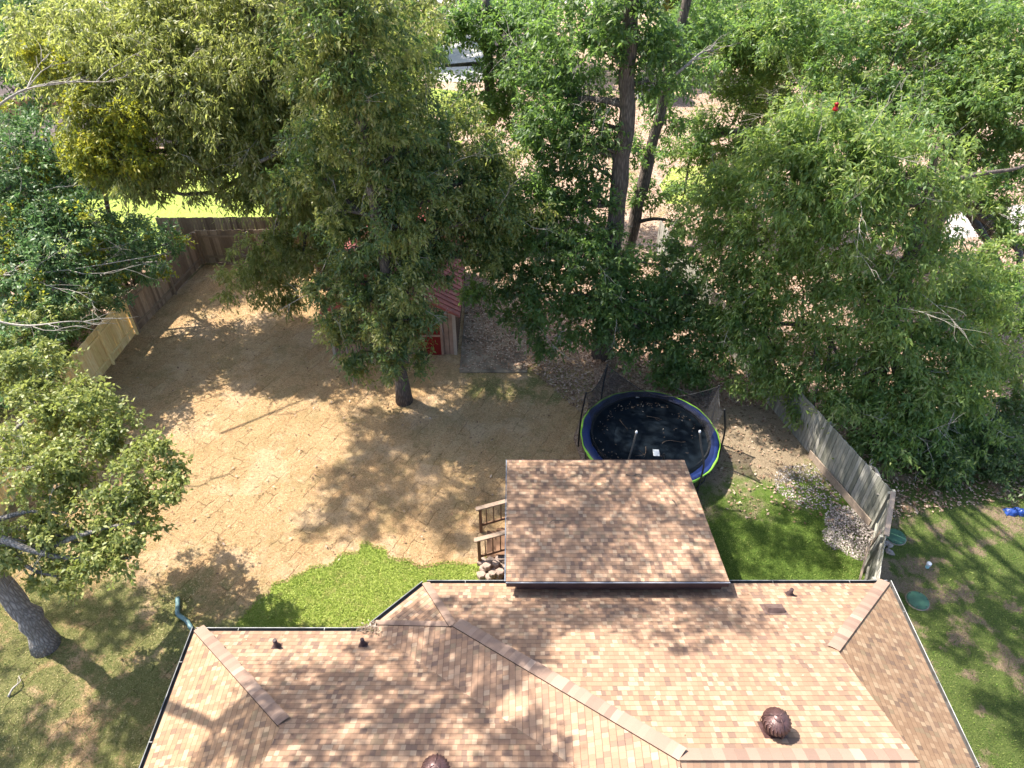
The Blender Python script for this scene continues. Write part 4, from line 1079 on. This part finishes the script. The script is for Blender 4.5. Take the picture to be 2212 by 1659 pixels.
c = P(192, 385); ac = thing('air_conditioner', 'small grey outdoor unit standing on the lawn behind the left trees', 'air conditioner', c)
m = MB(); m.box((c[0], c[1], 0.4), (0.9, 0.9, 0.75)); m.build('casing', M['drip'], ac); m = MB(); m.lathe([(0.36, 0.79), (0.35, 0.83), (0.1, 0.85)], c, 24); m.build('fan_guard', M['greypole'], ac)
c = P(1415, 222); wh = thing('far_shed', 'pale blue grey shed standing far off between the trunks', 'shed', c)

m = MB(); m.box((c[0], c[1] + 1, 1.0), (2.4, 2, 2.0)); m.build('wall', M['drip'], wh)
m = MB(); m.quadface([(c[0] - 1.4, c[1] - .2, 2.0), (c[0] + 1.4, c[1] - .2, 2.0), (c[0] + 1.4, c[1] + 1, 2.7), (c[0] - 1.4, c[1] + 1, 2.7)]); m.quadface([(c[0] - 1.4, c[1] + 2.2, 2.0), (c[0] - 1.4, c[1] + 1, 2.7), (c[0] + 1.4, c[1] + 1, 2.7), (c[0] + 1.4, c[1] + 2.2, 2.0)]); m.build('roof', M['greyroof'], wh)

# ------------------------------------------------------------------ trees
def B_(lst): return [(*PY(x, y, Y), r) for x, y, Y, r in lst]
G_TREES = 'tall trees around the yard'
TALL = []
exec_trees = True
# big olive oak behind the shed
tree('oak_tree', 'broad olive green oak filling the upper left behind the shed', 'tree', [(-8.7, 28.5, 0, .38), (-8.9, 28.3, 5, .33), (-9.2, 28, 10, .27), (-9.6, 27.6, 15, .15)],
     B_([(300, 100, 27, 2.4), (230, 220, 26, 1.8), (330, 300, 26, 2.3), (480, 60, 28, 2.6), (480, 220, 26.5, 2.3), (640, 90, 28, 2.5), (600, 250, 27, 2.1), (800, 60, 29, 2.4), (750, 190, 28, 2.1), (850, 290, 28, 1.9),
         (640, 390, 26.5, 1.8), (430, 350, 25.5, 1.1), (240, 330, 25.5, 1.4), (330, 400, 25, .6), (520, 420, 25.5, .9), (580, 540, 25.5, 1.2), (600, 620, 25, 1.0), (520, 600, 25, .8), (760, 400, 27, 1.7), (160, 90, 28, 2.0), (380, 0, 29, 2.2), (700, 480, 26.5, 1.2), (550, 330, 25.6, 1.3), (390, 180, 25.6, 1.6), (560, 150, 25.8, 1.6), (700, 250, 25.8, 1.4), (660, 560, 25, .9), (720, 560, 24.8, .7)])
     + [(-9, 28, 15.5, 1.8), (-6.5, 28.5, 15, 1.6), (-14.6, 24.4, 17, 1.6), (-12, 24, 17, 1.5), (-11, 25.4, 16.8, 1.2), (-14, 22.5, 17.4, 1.6), (-12, 20.8, 17.8, 1.4), (-10.6, 22.4, 17.6, 1.4), (-15.6, 21.4, 17.2, 1.3)],  # unseen high clumps, added to throw shade on the middle of the yard
     'leaf_olive', L=0.20, W=0.06, dens=105, group=G_TREES, seed=21, hang=0.35, dead=0.06, cdens=1.15)
# centre-left tree in front of the shed
tree('oak_tree', 'dark leafy tree in the middle of the yard right in front of the shed', 'tree', [(-4.1, 20.2, 0, .24), (-4.15, 20.3, 5, .21), (-4.3, 20.6, 10, .17), (-4.6, 20.8, 16, .10)],
     B_([(865, 770, 18.9, .75), (850, 700, 19.0, .8), (880, 620, 19.4, .9), (870, 480, 19.8, 1.0), (735, 700, 20.3, .5), (1040, 540, 21.8, .9), (700, 620, 20.4, .6), (760, 520, 20.6, 1.0), (720, 440, 21, 1.1), (660, 380, 22, 1.0), (940, 590, 20.4, .55), (950, 400, 21.5, 1.1), (910, 300, 22, 1.0), (1000, 300, 23.5, 1.1), (690, 280, 22, 1.2), (1080, 350, 23.5, .8), (925, 690, 19.4, .35), (770, 640, 20.1, .8), (745, 590, 20.8, .7), (930, 560, 20.9, .5), (1080, 440, 22, 1.2), (1030, 500, 22, 1.0), (850, 400, 20.2, 1.0), (850, 300, 20.4, 1.0), (780, 740, 19.6, .85), (730, 700, 20, .6), (880, 690, 19.4, .8), (820, 650, 20, 1.0), (890, 620, 20.2, .6), (790, 600, 20.6, 1.0), (870, 540, 20.8, 1.2), (760, 790, 19.3, .5), (960, 510, 21.6, .8), (800, 480, 21.5, 1.3),
         (900, 440, 21.8, 1.4), (1000, 450, 22.5, 1.3), (915, 780, 19.2, .35), (980, 380, 22.5, 1.4), (860, 380, 22.5, 1.2), (810, 330, 21.5, 1.2), (930, 270, 23.5, 1.2), (850, 210, 22.5, 1.3), (760, 240, 21.5, 1.3), (790, 110, 20.2, 1.3), (750, 20, 20, 1.2), (800, 200, 20.2, 1.1), (700, 60, 21, 1.4), (870, 70, 23, 1.2), (1030, 380, 23, 1.1), (700, 150, 21, 1.2)])
     + [(-4.4, 14.4, 17.4, 1.4), (-6.8, 15, 17.6, 1.4), (-5.8, 17.4, 17.3, 1.7), (-3.2, 17.2, 17.8, 1.3), (-8.2, 18.6, 17.0, 1.6), (-4.6, 20.6, 16.6, 1.7), (-8.8, 13.2, 17.8, 1.3), (-7.8, 16.8, 17.5, 1.2), (-2.6, 19.4, 16.8, 1.1), (-6.6, 21.8, 16.4, 1.5), (-4.0, 23.5, 16, 1.4)],
     [('leaf_dark', .42), ('leaf_olive', .58)], L=0.17, W=0.06, dens=100, group=G_TREES, seed=5, hang=0.2, dead=0.12)
# tall two-stem tree behind the trampoline
tree('oak_tree', 'tall tree with thick straight trunk just behind the trampoline', 'tree', [(3.72, 23.1, 0, .36), (3.72, 23.2, 5, .31), (3.7, 23.3, 10, .27), (3.5, 23.4, 14, .22), (3.3, 23.5, 17, .15)],
     B_([(1310, 640, 21.6, 1.1), (1310, 540, 22, 1.0), (1320, 710, 21.3, .8), (1440, 640, 22, 1.2), (1530, 640, 21.5, 1.0), (1540, 730, 21, .8), (1220, 540, 22, 1.1), (1130, 690, 21.8, .7), (1400, 680, 21.6, 1.0), (1120, 380, 24, 1.2), (1260, 420, 23, .9), (1290, 300, 22.8, .8), (1200, 230, 24, 1.2), (1300, 100, 22.8, .8), (1340, 20, 23, 1.0), (1480, 760, 21, .8), (1510, 820, 20.5, .5), (1150, 540, 23, 1.5), (1080, 500, 23.5, 1.3), (1190, 640, 22, 1.1), (1130, 620, 22.6, 1.0), (1270, 590, 22.4, 1.3), (1340, 650, 22, 1.2), (1250, 690, 21.6, .95), (1420, 720, 21.6, 1.1), (1360, 740, 21.2, .8), (1470, 800, 21, .8), (1490, 700, 21.5, .9), (1400, 590, 22.8, 1.1),
         (1180, 740, 21.4, .55), (1240, 470, 23.5, 1.2), (1160, 430, 24, 1.2), (1190, 290, 24.5, 1.2), (1240, 180, 24.5, 1.3), (1170, 150, 25, 1.1), (1260, 330, 24, 1.1), (1420, 140, 24, 1.2), (1390, 60, 24, 1.2), (1240, 50, 24.5, 1.3), (1470, 560, 22.5, .8), (1040, 640, 22.3, .6), (1430, 810, 20.9, .5), (1060, 560, 23, .8)])
     + [(2.4, 23, 17.5, 1.5), (2.6, 17, 18.2, 1.4), (5, 17.6, 17.6, 1.4), (7, 15.6, 17.6, 1.5), (1.6, 15, 18.8, 1.0), (5.5, 13.6, 18.2, 1.4), (7.6, 18, 17.4, 1.4), (3.9, 12.4, 18.6, 1.1), (9, 15.2, 17, 1.4), (9.5, 12.5, 17.2, 1.3), (1.0, 21.2, 16.6, 1.4), (2.2, 19.2, 17.6, 1.2), (-0.4, 20.0, 17.2, 1.2), (2.8, 21.6, 16, 1.2), (0.6, 18.4, 18, 1.0)],  # unseen overhead clumps, added to shade the right lawn and grey fence
     [('leaf_green', .75), ('leaf_dark', .25)], L=0.19, W=0.08, dens=80, group=G_TREES, seed=8, dead=0.08)
tree('oak_tree', 'slim leaning trunk tree just right of the tall central trunk', 'tree', [(4.7, 26.5, 0, .27), (5.1, 26.6, 5, .24), (5.7, 26.8, 10, .18), (6.2, 27, 14.5, .12)],
     B_([(1400, 420, 26.5, .7), (1440, 250, 27, .9), (1470, 130, 27, 1.1), (1500, 40, 27.5, 1.2), (1370, 330, 26, .7), (1480, 480, 25.5, .6)]), 'leaf_green', L=0.19, W=0.07, dens=80, group=G_TREES, seed=9, dead=0.1)
tree('oak_tree', 'dark forked tree at the top centre with pale ground showing beside it', 'tree', [(-1.1, 36.5, 0, .32), (-1.1, 36.5, 6, .27), (-1.2, 36.5, 10.5, .2)],
     B_([(1060, 190, 36, 1.6), (1000, 240, 36, 1.0), (1130, 60, 36, 1.8), (1040, 40, 36.5, 1.6), (960, 60, 36.5, 1.0), (1120, 150, 35, 1.1), (900, 130, 35, 1.3), (1110, 250, 35.5, 1.0)]), 'leaf_green', L=0.22, W=0.1, dens=75, group=G_TREES, seed=12, dead=0.05)
tree('oak_tree', 'tree with dark bent trunk beside the sunlit grass patch upper right', 'tree', [(12.1, 37, 0, .42), (12.3, 37, 4.2, .37), (12.6, 37, 6.5, .36), (11.8, 37, 9, .27), (10.6, 37, 12.5, .2)],
     B_([(1560, 110, 35, 2.0), (1480, 60, 36, 1.5), (1640, 200, 35, 1.8), (1620, 60, 35, 2.0), (1530, 270, 35.5, 1.0), (1640, 320, 34, 1.2), (1490, 330, 34, 1.2), (1480, 410, 33, .8), (1720, 130, 34, 2.0), (1560, 330, 35, .9)]), [('leaf_green', .6), ('leaf_bright', .4)], L=0.22, W=0.08, dens=85, group=G_TREES, seed=13, dead=0.06)
# right bright oak
tree('oak_tree', 'large bright green oak on the right spreading over the grey fence', 'tree', [(13.2, 20, 0, .33), (13.0, 20, 4, .28), (12.6, 20, 8, .18), (12.2, 20, 10, .1)],
     B_([(1600, 700, 20.5, 1.0), (1560, 460, 22, 1.1), (1580, 400, 22.5, 1.0), (1680, 330, 21.5, 1.2), (1760, 300, 21, 1.2), (1650, 630, 20.5, 1.1), (1620, 820, 19.6, .6), (1680, 780, 19.6, .9), (1760, 880, 18.4, .7), (2000, 830, 17.8, 1.2), (2120, 600, 20, 1.2), (2130, 760, 19, 1.0), (1900, 960, 16.6, .8), (2040, 980, 16.6, .8), (1840, 320, 20.5, 1.7), (1740, 400, 20, 1.5), (1930, 350, 20.5, 1.6), (1660, 500, 20.5, 1.3), (1830, 470, 19.5, 1.7), (2000, 430, 20.5, 1.2), (1980, 560, 19.5, 1.5), (1730, 600, 20, 1.4), (1870, 640, 19, 1.5), (1600, 620, 21, 1.0), (1560, 540, 21.5, 1.0), (1640, 720, 20.3, 1.0),
         (1760, 760, 19.3, 1.2), (1920, 770, 18.6, 1.4), (2050, 700, 19, 1.4), (1830, 860, 18.0, .95), (1960, 880, 17.3, 1.1), (2080, 830, 18, 1.2), (1560, 770, 20.5, .6), (1700, 830, 19.3, .6), (2110, 950, 17, .8)]),
     [('leaf_bright', .85), ('leaf_green', .15)], L=0.19, W=0.062, dens=100, group=G_TREES, seed=14, hang=0.2, dead=0.1, cdens=1.1)
tree('oak_tree', 'forked brown trunk tree filling the upper right corner', 'tree', [(20.5, 31, 0, .4), (20.2, 31, 5, .34), (19.6, 31, 9, .25), (19.2, 31, 12, .15)],
     B_([(2150, 90, 29, 2.2), (2190, 260, 27, 1.8), (1980, 60, 31, 1.9), (2110, 330, 27, 1.4), (1820, 120, 30, 2.0), (1900, 200, 29, 1.8), (2030, 230, 29, 1.7), (1760, 240, 28.5, 1.6), (2150, 560, 23, 1.1), (2195, 650, 21.5, 1.1), (2190, 790, 20, .9), (1700, 60, 32, 1.9), (1880, 20, 33, 1.8), (2100, 200, 27, 1.4), (1950, 260, 27, 1.4), (2180, 400, 25, 1.0), (2110, 430, 24.5, .7), (2200, 480, 24, .7), (2180, 700, 21, .9), (2190, 180, 27, 1.8), (2080, 60, 30, 1.8)]),
     [('leaf_green', .55), ('leaf_bright', .45)], L=0.2, W=0.075, dens=90, group=G_TREES, seed=15, dead=0.1)
# left, outside the fence
tree('leaning_tree', 'bluish green tree with bare grey branches outside the left fence', 'tree', [(-20.5, 24, 0, .26), (-20.2, 24, 4, .2), (-19.5, 24, 7, .12)],
     B_([(20, 300, 26, 1.4), (100, 330, 26, 1.2), (10, 430, 24, 1.2), (130, 500, 23, 1.2), (250, 540, 24, .9), (20, 540, 22.5, 1.2), (170, 620, 22, .9), (300, 560, 25, .8), (360, 520, 26, .6), (0, 640, 21, 1.2), (90, 680, 20.5, 1.0), (50, 360, 25, 1.5), (140, 430, 24.5, 1.2), (60, 480, 23.5, 1.3), (200, 480, 24.5, .9), (290, 500, 25.5, .8), (340, 560, 26, .6), (60, 600, 21.5, 1.3), (130, 560, 22.5, 1.1), (210, 590, 23.5, .8)]), [('leaf_blue', .85), ('leaf_yellow', .15)], 'bark_grey', L=0.17, W=0.07, dens=80, group=G_TREES, seed=16, dead=0.25)
tree('leaning_tree', 'bushy tree behind the new pine fence at the left edge', 'tree', [(-19.5, 18.5, 0, .22), (-19.3, 18.6, 4, .15), (-18.6, 18.8, 6, .1)],
     B_([(10, 780, 18, 1.0), (80, 790, 18.2, .7), (40, 720, 19, 1.2), (110, 690, 20, .8), (160, 650, 21, .6), (60, 820, 17.5, 1.0), (250, 640, 22.5, .5)]), [('leaf_blue', .6), ('leaf_post', .4)], 'bark_grey', L=0.16, W=0.07, dens=80, group=G_TREES, seed=17, dead=0.15)
tree('oak_tree', 'shaded tree in the upper left corner behind bare branches', 'tree', [(-25, 34, 0, .3), (-24.8, 34, 6, .24), (-24.5, 34, 10, .15)],
     B_([(40, 60, 32, 2.2), (120, 20, 33, 2.0), (40, 200, 30, 1.5), (150, 160, 31, 1.2)]), [('leaf_blue', .7), ('leaf_green', .3)], L=0.2, W=0.08, dens=80, group=G_TREES, seed=18, dead=0.1)
tree('yellow_tree', 'yellow green sapling crown at the left edge of the olive oak', 'tree', [(-17.6, 28.5, 0, .12), (-17.3, 28, 4, .1), (-15.2, 25.6, 8.5, .06)],
     B_([(200, 240, 24.6, .8), (170, 200, 25, .6), (220, 300, 24.4, .9), (190, 350, 24.2, .6), (280, 340, 24, .7), (270, 250, 24.2, .7), (160, 300, 24.6, .5), (90, 120, 26, .7), (170, 130, 26, .6)]), 'leaf_yellow', L=0.17, W=0.08, dens=80, group=G_TREES, seed=19, dead=0.05)
# near left tree
tree('post_oak', 'near left tree with grey leaning trunk and spreading crown over the lawn', 'tree', [(-12.75, 10.2, 0, .31), (-12.95, 10.5, 1.6, .28), (-13.3, 10.7, 4.5, .2), (-13.6, 10.8, 9, .17), (-13.2, 10.8, 15, .1)],
     B_([(60, 880, 13.6, .95), (150, 870, 13.8, .8), (210, 880, 13.4, .6), (60, 1000, 12, 1.0), (170, 980, 12.4, .8), (270, 950, 12.6, .6), (330, 1000, 12, .65), (370, 1050, 11.6, .45), (250, 1050, 11.6, .75), (130, 1100, 11.2, .85), (300, 1120, 11, .65), (50, 1160, 10.6, .8), (200, 1180, 10.5, .7), (280, 1200, 10.3, .5), (120, 1240, 10, .55), (60, 780, 15, .8)])
     + [(-11.6, 11.6, 16.8, 1.5), (-9.6, 11, 17.2, 1.3), (-13.4, 10, 16.5, 1.5), (-8.4, 12.6, 17.6, 1.0), (-10.6, 13.4, 17.4, 1.3), (-7.6, 10.4, 17.4, .9)],
     'leaf_post', 'bark_grey', L=0.125, W=0.07, dens=150, group=G_TREES, seed=22, dead=0.08, crad=0.5, cdens=0.95)
# tall crowns above the picture that throw the dappled shade on yard and roofs
tree('oak_tree', 'tall oak whose crown rises above the picture at the left', 'tree', [(-27, 27, 0, .34), (-26.6, 27, 8, .28), (-24, 27.5, 15, .16)],
     [(-26, 27.5, 16, 1.4), (-27.5, 29.5, 15.5, 1.5), (-28, 26, 16, 1.4)],
     'leaf_dark', L=0.2, W=0.10, dens=100, group=G_TREES, seed=23, cdens=1.1)
tree('oak_tree', 'tall oak standing outside the picture to the left of the near lawn', 'tree', [(-21.5, 12, 0, .34), (-21.4, 12, 8, .28), (-21, 12, 14, .2)],
     [(-21, 12, 15, 1.7), (-23.5, 14, 14.5, 1.4), (-18.8, 13.6, 15, 1.2), (-19, 9.6, 15, 1.5), (-22.5, 9.0, 15, 1.5), (-17.6, 11.4, 15.6, 1.1), (-24.5, 11, 14, 1.3), (-18.4, 7.4, 15.4, 1.2), (-20.5, 16.5, 15, 1.2)],
     'leaf_dark', L=0.2, W=0.10, dens=80, group=G_TREES, seed=24, cdens=1.0)
# distant trees along the road
rt = random.Random(2)
ORD = ['first', 'second', 'third', 'fourth', 'fifth', 'sixth', 'seventh', 'eighth', 'ninth', 'tenth', 'eleventh', 'twelfth', 'thirteenth', 'fourteenth', 'fifteenth', 'last']
for i, (x, Y) in enumerate([(-60, 62), (150, 66), (330, 60), (520, 64), (700, 58), (860, 66), (1010, 72), (1150, 62), (1330, 70), (1450, 60), (1580, 68), (1740, 60), (1900, 68), (2040, 58), (2190, 66), (2330, 60)]):
    X = (x - 1106) / F * (Y * CT + 14 * ST)
    bl = [(X + rt.uniform(-2.5, 2.5), Y + rt.uniform(-2, 2), rt.uniform(4, 10), rt.uniform(1.8, 2.6)) for _ in range(6)]
    tree('distant_tree', ORD[i] + ' distant leafy tree from the left in the row along the far road', 'tree', [(X, Y, 0, .35), (X + .3, Y, 5, .28), (X, Y, 9, .15)], bl, rt.choice(['leaf_green', 'leaf_bright', 'leaf_olive']), L=0.34, W=0.17, dens=45, group='distant trees along the far road', seed=40 + i, crad=0.9, wood=False, cdens=0.8)

# shrubs -----------------------------------------------------------------------
G_SH = 'undergrowth shrubs along the fences'
def shrub(x, y, r, leaf, lab, seed, z=0.7, group=None, L=0.13, W=0.07, name='shrub'):
    c = P(x, y, 0)
    bl = [(c[0] + dx * r, c[1] + dy * r, z + dz, r * 0.62) for dx, dy, dz in ((0, 0, .25), (-.5, .2, 0), (.5, -.1, 0), (.1, .5, .1), (0, -.5, -.1))]
    return tree(name, lab, 'shrub', [(c[0], c[1], 0, .05), (c[0], c[1], z, .03)], bl, leaf, L=L, W=W, dens=60, seed=seed, crad=0.42, group=group, dead=0.1, limbs=False)
shl = 'dark undergrowth shrub behind the left fence'
for i, (x, y, r) in enumerate([(300, 640, 1.3), (240, 700, 1.3), (180, 770, 1.3), (350, 590, 1.2), (120, 840, 1.3), (240, 620, 1.5), (160, 680, 1.5), (100, 740, 1.4), (40, 800, 1.4), (30, 900, 1.3)]):
    shrub(x - 25, y - 25, r, 'leaf_blue' if i % 2 else 'leaf_green', shl + ', ' + ['just behind the dark boards', 'level with the new panel top', 'beside the pine panel', 'nearest the back corner', 'by the orange tinted boards', 'second row near the corner', 'second row by the pine panel', 'under the bare branches', 'at the picture edge', 'nearest the post oak crown'][i], 60 + i, 1.0, G_SH)
for i, (x, y, r) in enumerate([(2000, 960, 1.3), (2090, 1000, 1.2), (1930, 930, 1.1), (2170, 1040, 1.2), (2050, 900, 1.3), (2150, 940, 1.2), (1850, 900, 1.0), (2020, 1030, .9)]):
    shrub(x, y, r, 'leaf_dark' if i % 2 else 'leaf_green', 'dark undergrowth shrub behind the right fence, ' + ['in the middle of the clump', 'right of the middle', 'touching the fence boards', 'furthest right', 'behind the middle one', 'back right of the clump', 'furthest from the house', 'nearest the blue sheet'][i], 80 + i, 0.8, 'shrubs behind the right fence')

# dead branches -------------------------------------------------------------------
twig((-19.6, 21.8, 4.6), PY(370, 545, 23.5), 0.045, M['twig'], 'long bare pale branch reaching over the left fence top', 'branch', 6, 6, 101, name='bare_branch')
twig(PY(-40, 270, 22), PY(215, 175, 24), 0.05, M['twig'], 'bare grey branch in front of the grey outbuilding', 'branch', 6, 7, 102, name='bare_branch')
twig(PY(-20, 690, 18), PY(215, 700, 18.5), 0.035, M['twig'], 'bare pale branch among the shrubs beside the pine fence', 'branch', 6, 5, 103, name='bare_branch')
twig(PY(560, 350, 24.5), PY(690, 250, 26), 0.07, M['bark_grey'], 'thick broken grey limb in the olive oak', 'branch', 5, 5, 104, name='broken_limb')
twig(PY(1900, 1070, 14.5), PY(1880, 1010, 16), 0.09, M['twig'], 'bent bare log behind the corner of the grey fence', 'log', 4, 1, 105, name='log')
twig(P(1330, 740, 0.9), P(1395, 775, 0.1), 0.03, M['twig'], 'pale fallen branch leaning on the trunk behind the trampoline', 'branch', 4, 4, 106, name='fallen_branch')
twig(P(1300, 735, 1.2), P(1375, 790, 0.1), 0.03, M['twig_dark'], 'dark fallen branch beside the trunk behind the trampoline', 'branch', 4, 3, 107, name='fallen_branch')
twig(P(18, 1505, 0.04), P(40, 1460, 0.04), 0.03, M['twig'], 'pale stick on the lawn near the lower left corner', 'stick', 4, 1, 108, name='stick')
twig(PY(2000, 450, 20), PY(2240, 330, 22), 0.11, M['bark'], 'heavy dark limb crossing the right edge over sunlit ground', 'branch', 6, 3, 109, name='heavy_limb')
twig(PY(1460, 160, 22.5), PY(1540, 110, 23), 0.05, M['bark_grey'], 'grey dead branch hanging in the top centre trees', 'branch', 5, 6, 110, name='dead_branch')
c = PY(1806, 232, 20); t = thing('hanging_feeder', 'small red feeder hanging in the right hand trees', 'bird feeder', c)
m = MB(); m.lathe([(0.02, -0.1), (0.07, -0.08), (0.085, -0.04), (0.05, -0.01), (0.05, 0.09), (0.075, 0.1), (0.02, 0.14)], c, 16); m.build('bowl', M['redplastic'], t, True)
m = MB(); m.tube([(c[0], c[1], c[2] - .3), (c[0], c[1], c[2] + .9)], 0.008, 6); m.build('wire', M['greypole'], t)
# mulch mound behind the fence
def mound(x, y, rx, ry, h, mat, name, lab):
    c = P(x, y); m = MB(); n = 24; ro = random.Random(int(x)); vs = []; fs = []
    for k in range(6):
        f = k / 5
        for j in range(n):
            a = 2 * math.pi * j / n; rr2 = (1 - f) * (1 + 0.12 * math.sin(3 * a + x) + ro.uniform(-.04, .04))
            vs.append((c[0] + rx * rr2 * math.cos(a), c[1] + ry * rr2 * math.sin(a), h * (1 - (1 - f) ** 2) + ro.uniform(-.02, .02)))
    for k in range(5):
        for j in range(n): a = k * n + j; b = k * n + (j + 1) % n; fs.append((a, b, b + n, a + n))
    m.add(vs, fs); o = m.build(name, mat); tag(o, lab, 'mulch pile'); return o
mound(1600, 715, 1.0, 1.2, 0.8, M['deadleaf'], 'mulch_pile', 'brown mulch pile heaped against the outside of the grey fence')
c = P(118, 1362); m = MB(); 

# ------------------------------------------------------------------ grass blades and litter
def scatter(poly, n, rng):
    xs = [p[0] for p in poly]; ys = [p[1] for p in poly]; px = np.array(xs); py = np.array(ys)
    out = []
    tot = 0
    while tot < n:
        q_ = np.stack([rng.uniform(min(xs), max(xs), n), rng.uniform(min(ys), max(ys), n)], 1)
        inside = np.zeros(len(q_), bool); j = len(poly) - 1
        for i in range(len(poly)):
            c1 = (py[i] > q_[:, 1]) != (py[j] > q_[:, 1])
            with np.errstate(divide='ignore', invalid='ignore'):
                xi = (px[j] - px[i]) * (q_[:, 1] - py[i]) / (py[j] - py[i] + 1e-9) + px[i]
            inside ^= c1 & (q_[:, 0] < xi); j = i
        out.append(q_[inside]); tot += inside.sum()
        if inside.sum() == 0: break
    return np.vstack(out)[:n]
def blades(name, poly, n, h, wd, mat, z, lab, tilt=0.5, seed=1):
    rng = np.random.default_rng(seed); q_ = scatter(poly, n, rng); n = len(q_)
    p = np.column_stack([q_, np.full(n, z)])
    d = unit(np.column_stack([rng.normal(0, tilt, n), rng.normal(0, tilt, n), np.ones(n)]))
    a = rng.uniform(0, 6.28, n); s = np.column_stack([np.cos(a), np.sin(a), np.zeros(n)])
    o = leaf_mesh(name, p, d, s, h * rng.uniform(.5, 1.3, n), wd * rng.uniform(.6, 1.4, n), mat, None, 0.25)
    tag(o, lab, 'grass', kind='stuff')
gpoly = [g2(1035, 1225), (-0.2, 11.5), (-2.3, 10.7), (-3.3, 9.6), (-7.4, 9.6)] + [g2(x, y - 6) for x, y in reversed(saw[1:])]
blades('green_grass', gpoly, 45000, 0.075, 0.020, M['blade_green'], 0.008, 'fresh green grass in the patch beside the house', seed=3)
blades('lawn_blades', [(-16.2, 3), (-16.2, 12.5), (-12, 12.5), (-9.5, 11.5), g2(500, 1370), (-8, 6), (-8, 3)], 45000, 0.06, 0.02, M['blade_mix'], 0.012, 'mixed green and straw turf left of the house', 0.9, seed=14)
blades('straw_grass', [(-16.2, 13), (-16.2, 24), (-15, 30), (-7.4, 30), (-7.4, 22), (2.9, 22.6), (2.9, 20.6), (2.2, 16.4), (-1.2, 13.6), g2(905, 1226), g2(780, 1172), g2(620, 1254), (-9, 11), (-11, 12)], 70000, 0.05, 0.024, M['blade_straw'], 0.012, 'dry straw coloured sod grass', 0.9, seed=4)
blades('yard_blades', [(5.4, 10.6), (5.6, 15.5), (8.4, 15.5), (10.9, 14), (10.2, 10.8)], 24000, 0.07, 0.018, M['blade_shade'], 0.008, 'green grass right of the patio roof', seed=6)
blades('side_blades', [(11, 2), (11, 11), (11.9, 14), (12, 16), (19, 16), (19, 2)], 42000, 0.065, 0.02, M['blade_shade'], 0.01, 'green grass outside the right fence', seed=7)
rng_ = np.random.default_rng(31)
def ground_leaves(name, poly, n, lab, seed, z0=.03):
    rng = np.random.default_rng(seed); q_ = scatter(poly, n, rng); n = len(q_)
    p = np.column_stack([q_, np.full(n, z0) + rng.random(n) * .05]); a = rng.uniform(0, 6.28, n)
    d = np.column_stack([np.cos(a), np.sin(a), rng.uniform(-.1, .4, n)]); s = np.column_stack([-np.sin(a), np.cos(a), rng.uniform(-.4, .4, n)])
    o = leaf_mesh(name, p, d, s, rng.uniform(.07, .15, n), rng.uniform(.03, .08, n), M['deadleaf'], None, 0)
    tag(o, lab, 'leaves', kind='stuff')
ground_leaves('dead_leaves', [(2.6, 19.5), (9.6, 19.9), (8.6, 24.5), (7.4, 30.5), (-2, 30.5), (-2, 23.4), (0.8, 22)], 30000, 'brown dead leaves under the trees behind the trampoline', 8)
ground_leaves('path_debris', [(-2.05, 22.0), (0.55, 22.0), (0.55, 28.2), (-2.05, 28.2)], 1800, 'dead leaves and dirt on the concrete path beside the shed', 12, 0.075)
ground_leaves('dead_leaves', [(-1, 32), (30, 32), (30, 55), (-3, 55)], 40000, 'brown dead leaves under the trees beyond the fence', 9)
ground_leaves('dead_leaves', [(10.6, 17.5), (12, 14.5), (20, 16), (30, 32), (8, 32), (8.8, 25)], 26000, 'brown dead leaves in the wooded lot to the right', 10)
ground_leaves('dead_leaves', [(7, 14.5), (11, 14.3), (9.7, 19.7), (7.2, 19)], 350, 'sparse dead leaves on the bare earth by the grey fence', 11)
# leaves blown onto the roofs and the sod
rg_ = np.random.default_rng(77)
n = 420
X_ = rg_.uniform(-7.3, 9.3, n); L_ = X_ < -3.3
f_ = rg_.random(n) ** 1.8
Y_ = np.where(L_, 9.0 - 3.8 * f_, 10.3 - 4.8 * f_); Z_ = np.where(L_, E + 0.5 * (9.08 - Y_), E + 0.5 * (10.4 - Y_)) + 0.012
ok = ((X_ < -3.3) & (X_ > -7.4 + (9.08 - Y_))) | ((X_ > -2.0 + (10.4 - Y_)) & (X_ < 9.4 - (10.4 - Y_)))
ok &= ~((X_ > -0.2) & (X_ < 5.3) & (Y_ > 9.95))
p_ = np.column_stack([X_, Y_, Z_])[ok]; n = len(p_)
a_ = rg_.uniform(0, 6.28, n); d_ = np.column_stack([np.cos(a_), np.sin(a_) * .9, -np.sin(a_) * .45 + .03]); s_ = np.column_stack([-np.sin(a_), np.cos(a_) * .9, -np.cos(a_) * .45 + .05])
o = leaf_mesh('roof_leaves', p_, d_, s_, rg_.uniform(.03, .08, n), rg_.uniform(.012, .03, n), M['deadleaf'], None, 0)
tag(o, 'dead leaves and bits blown onto the house roof', 'leaves', kind='stuff')
ground_leaves('yard_leaves', [(-15.5, 12), (-15, 29), (-8, 29), (-8, 22), (2, 21), (2, 15), (-1.5, 13.5), (-6, 12.5)], 260, 'dead leaves scattered over the straw sod', 15, 0.05)
for o in bpy.data.objects:
    if '_o' in o: del o['_o']
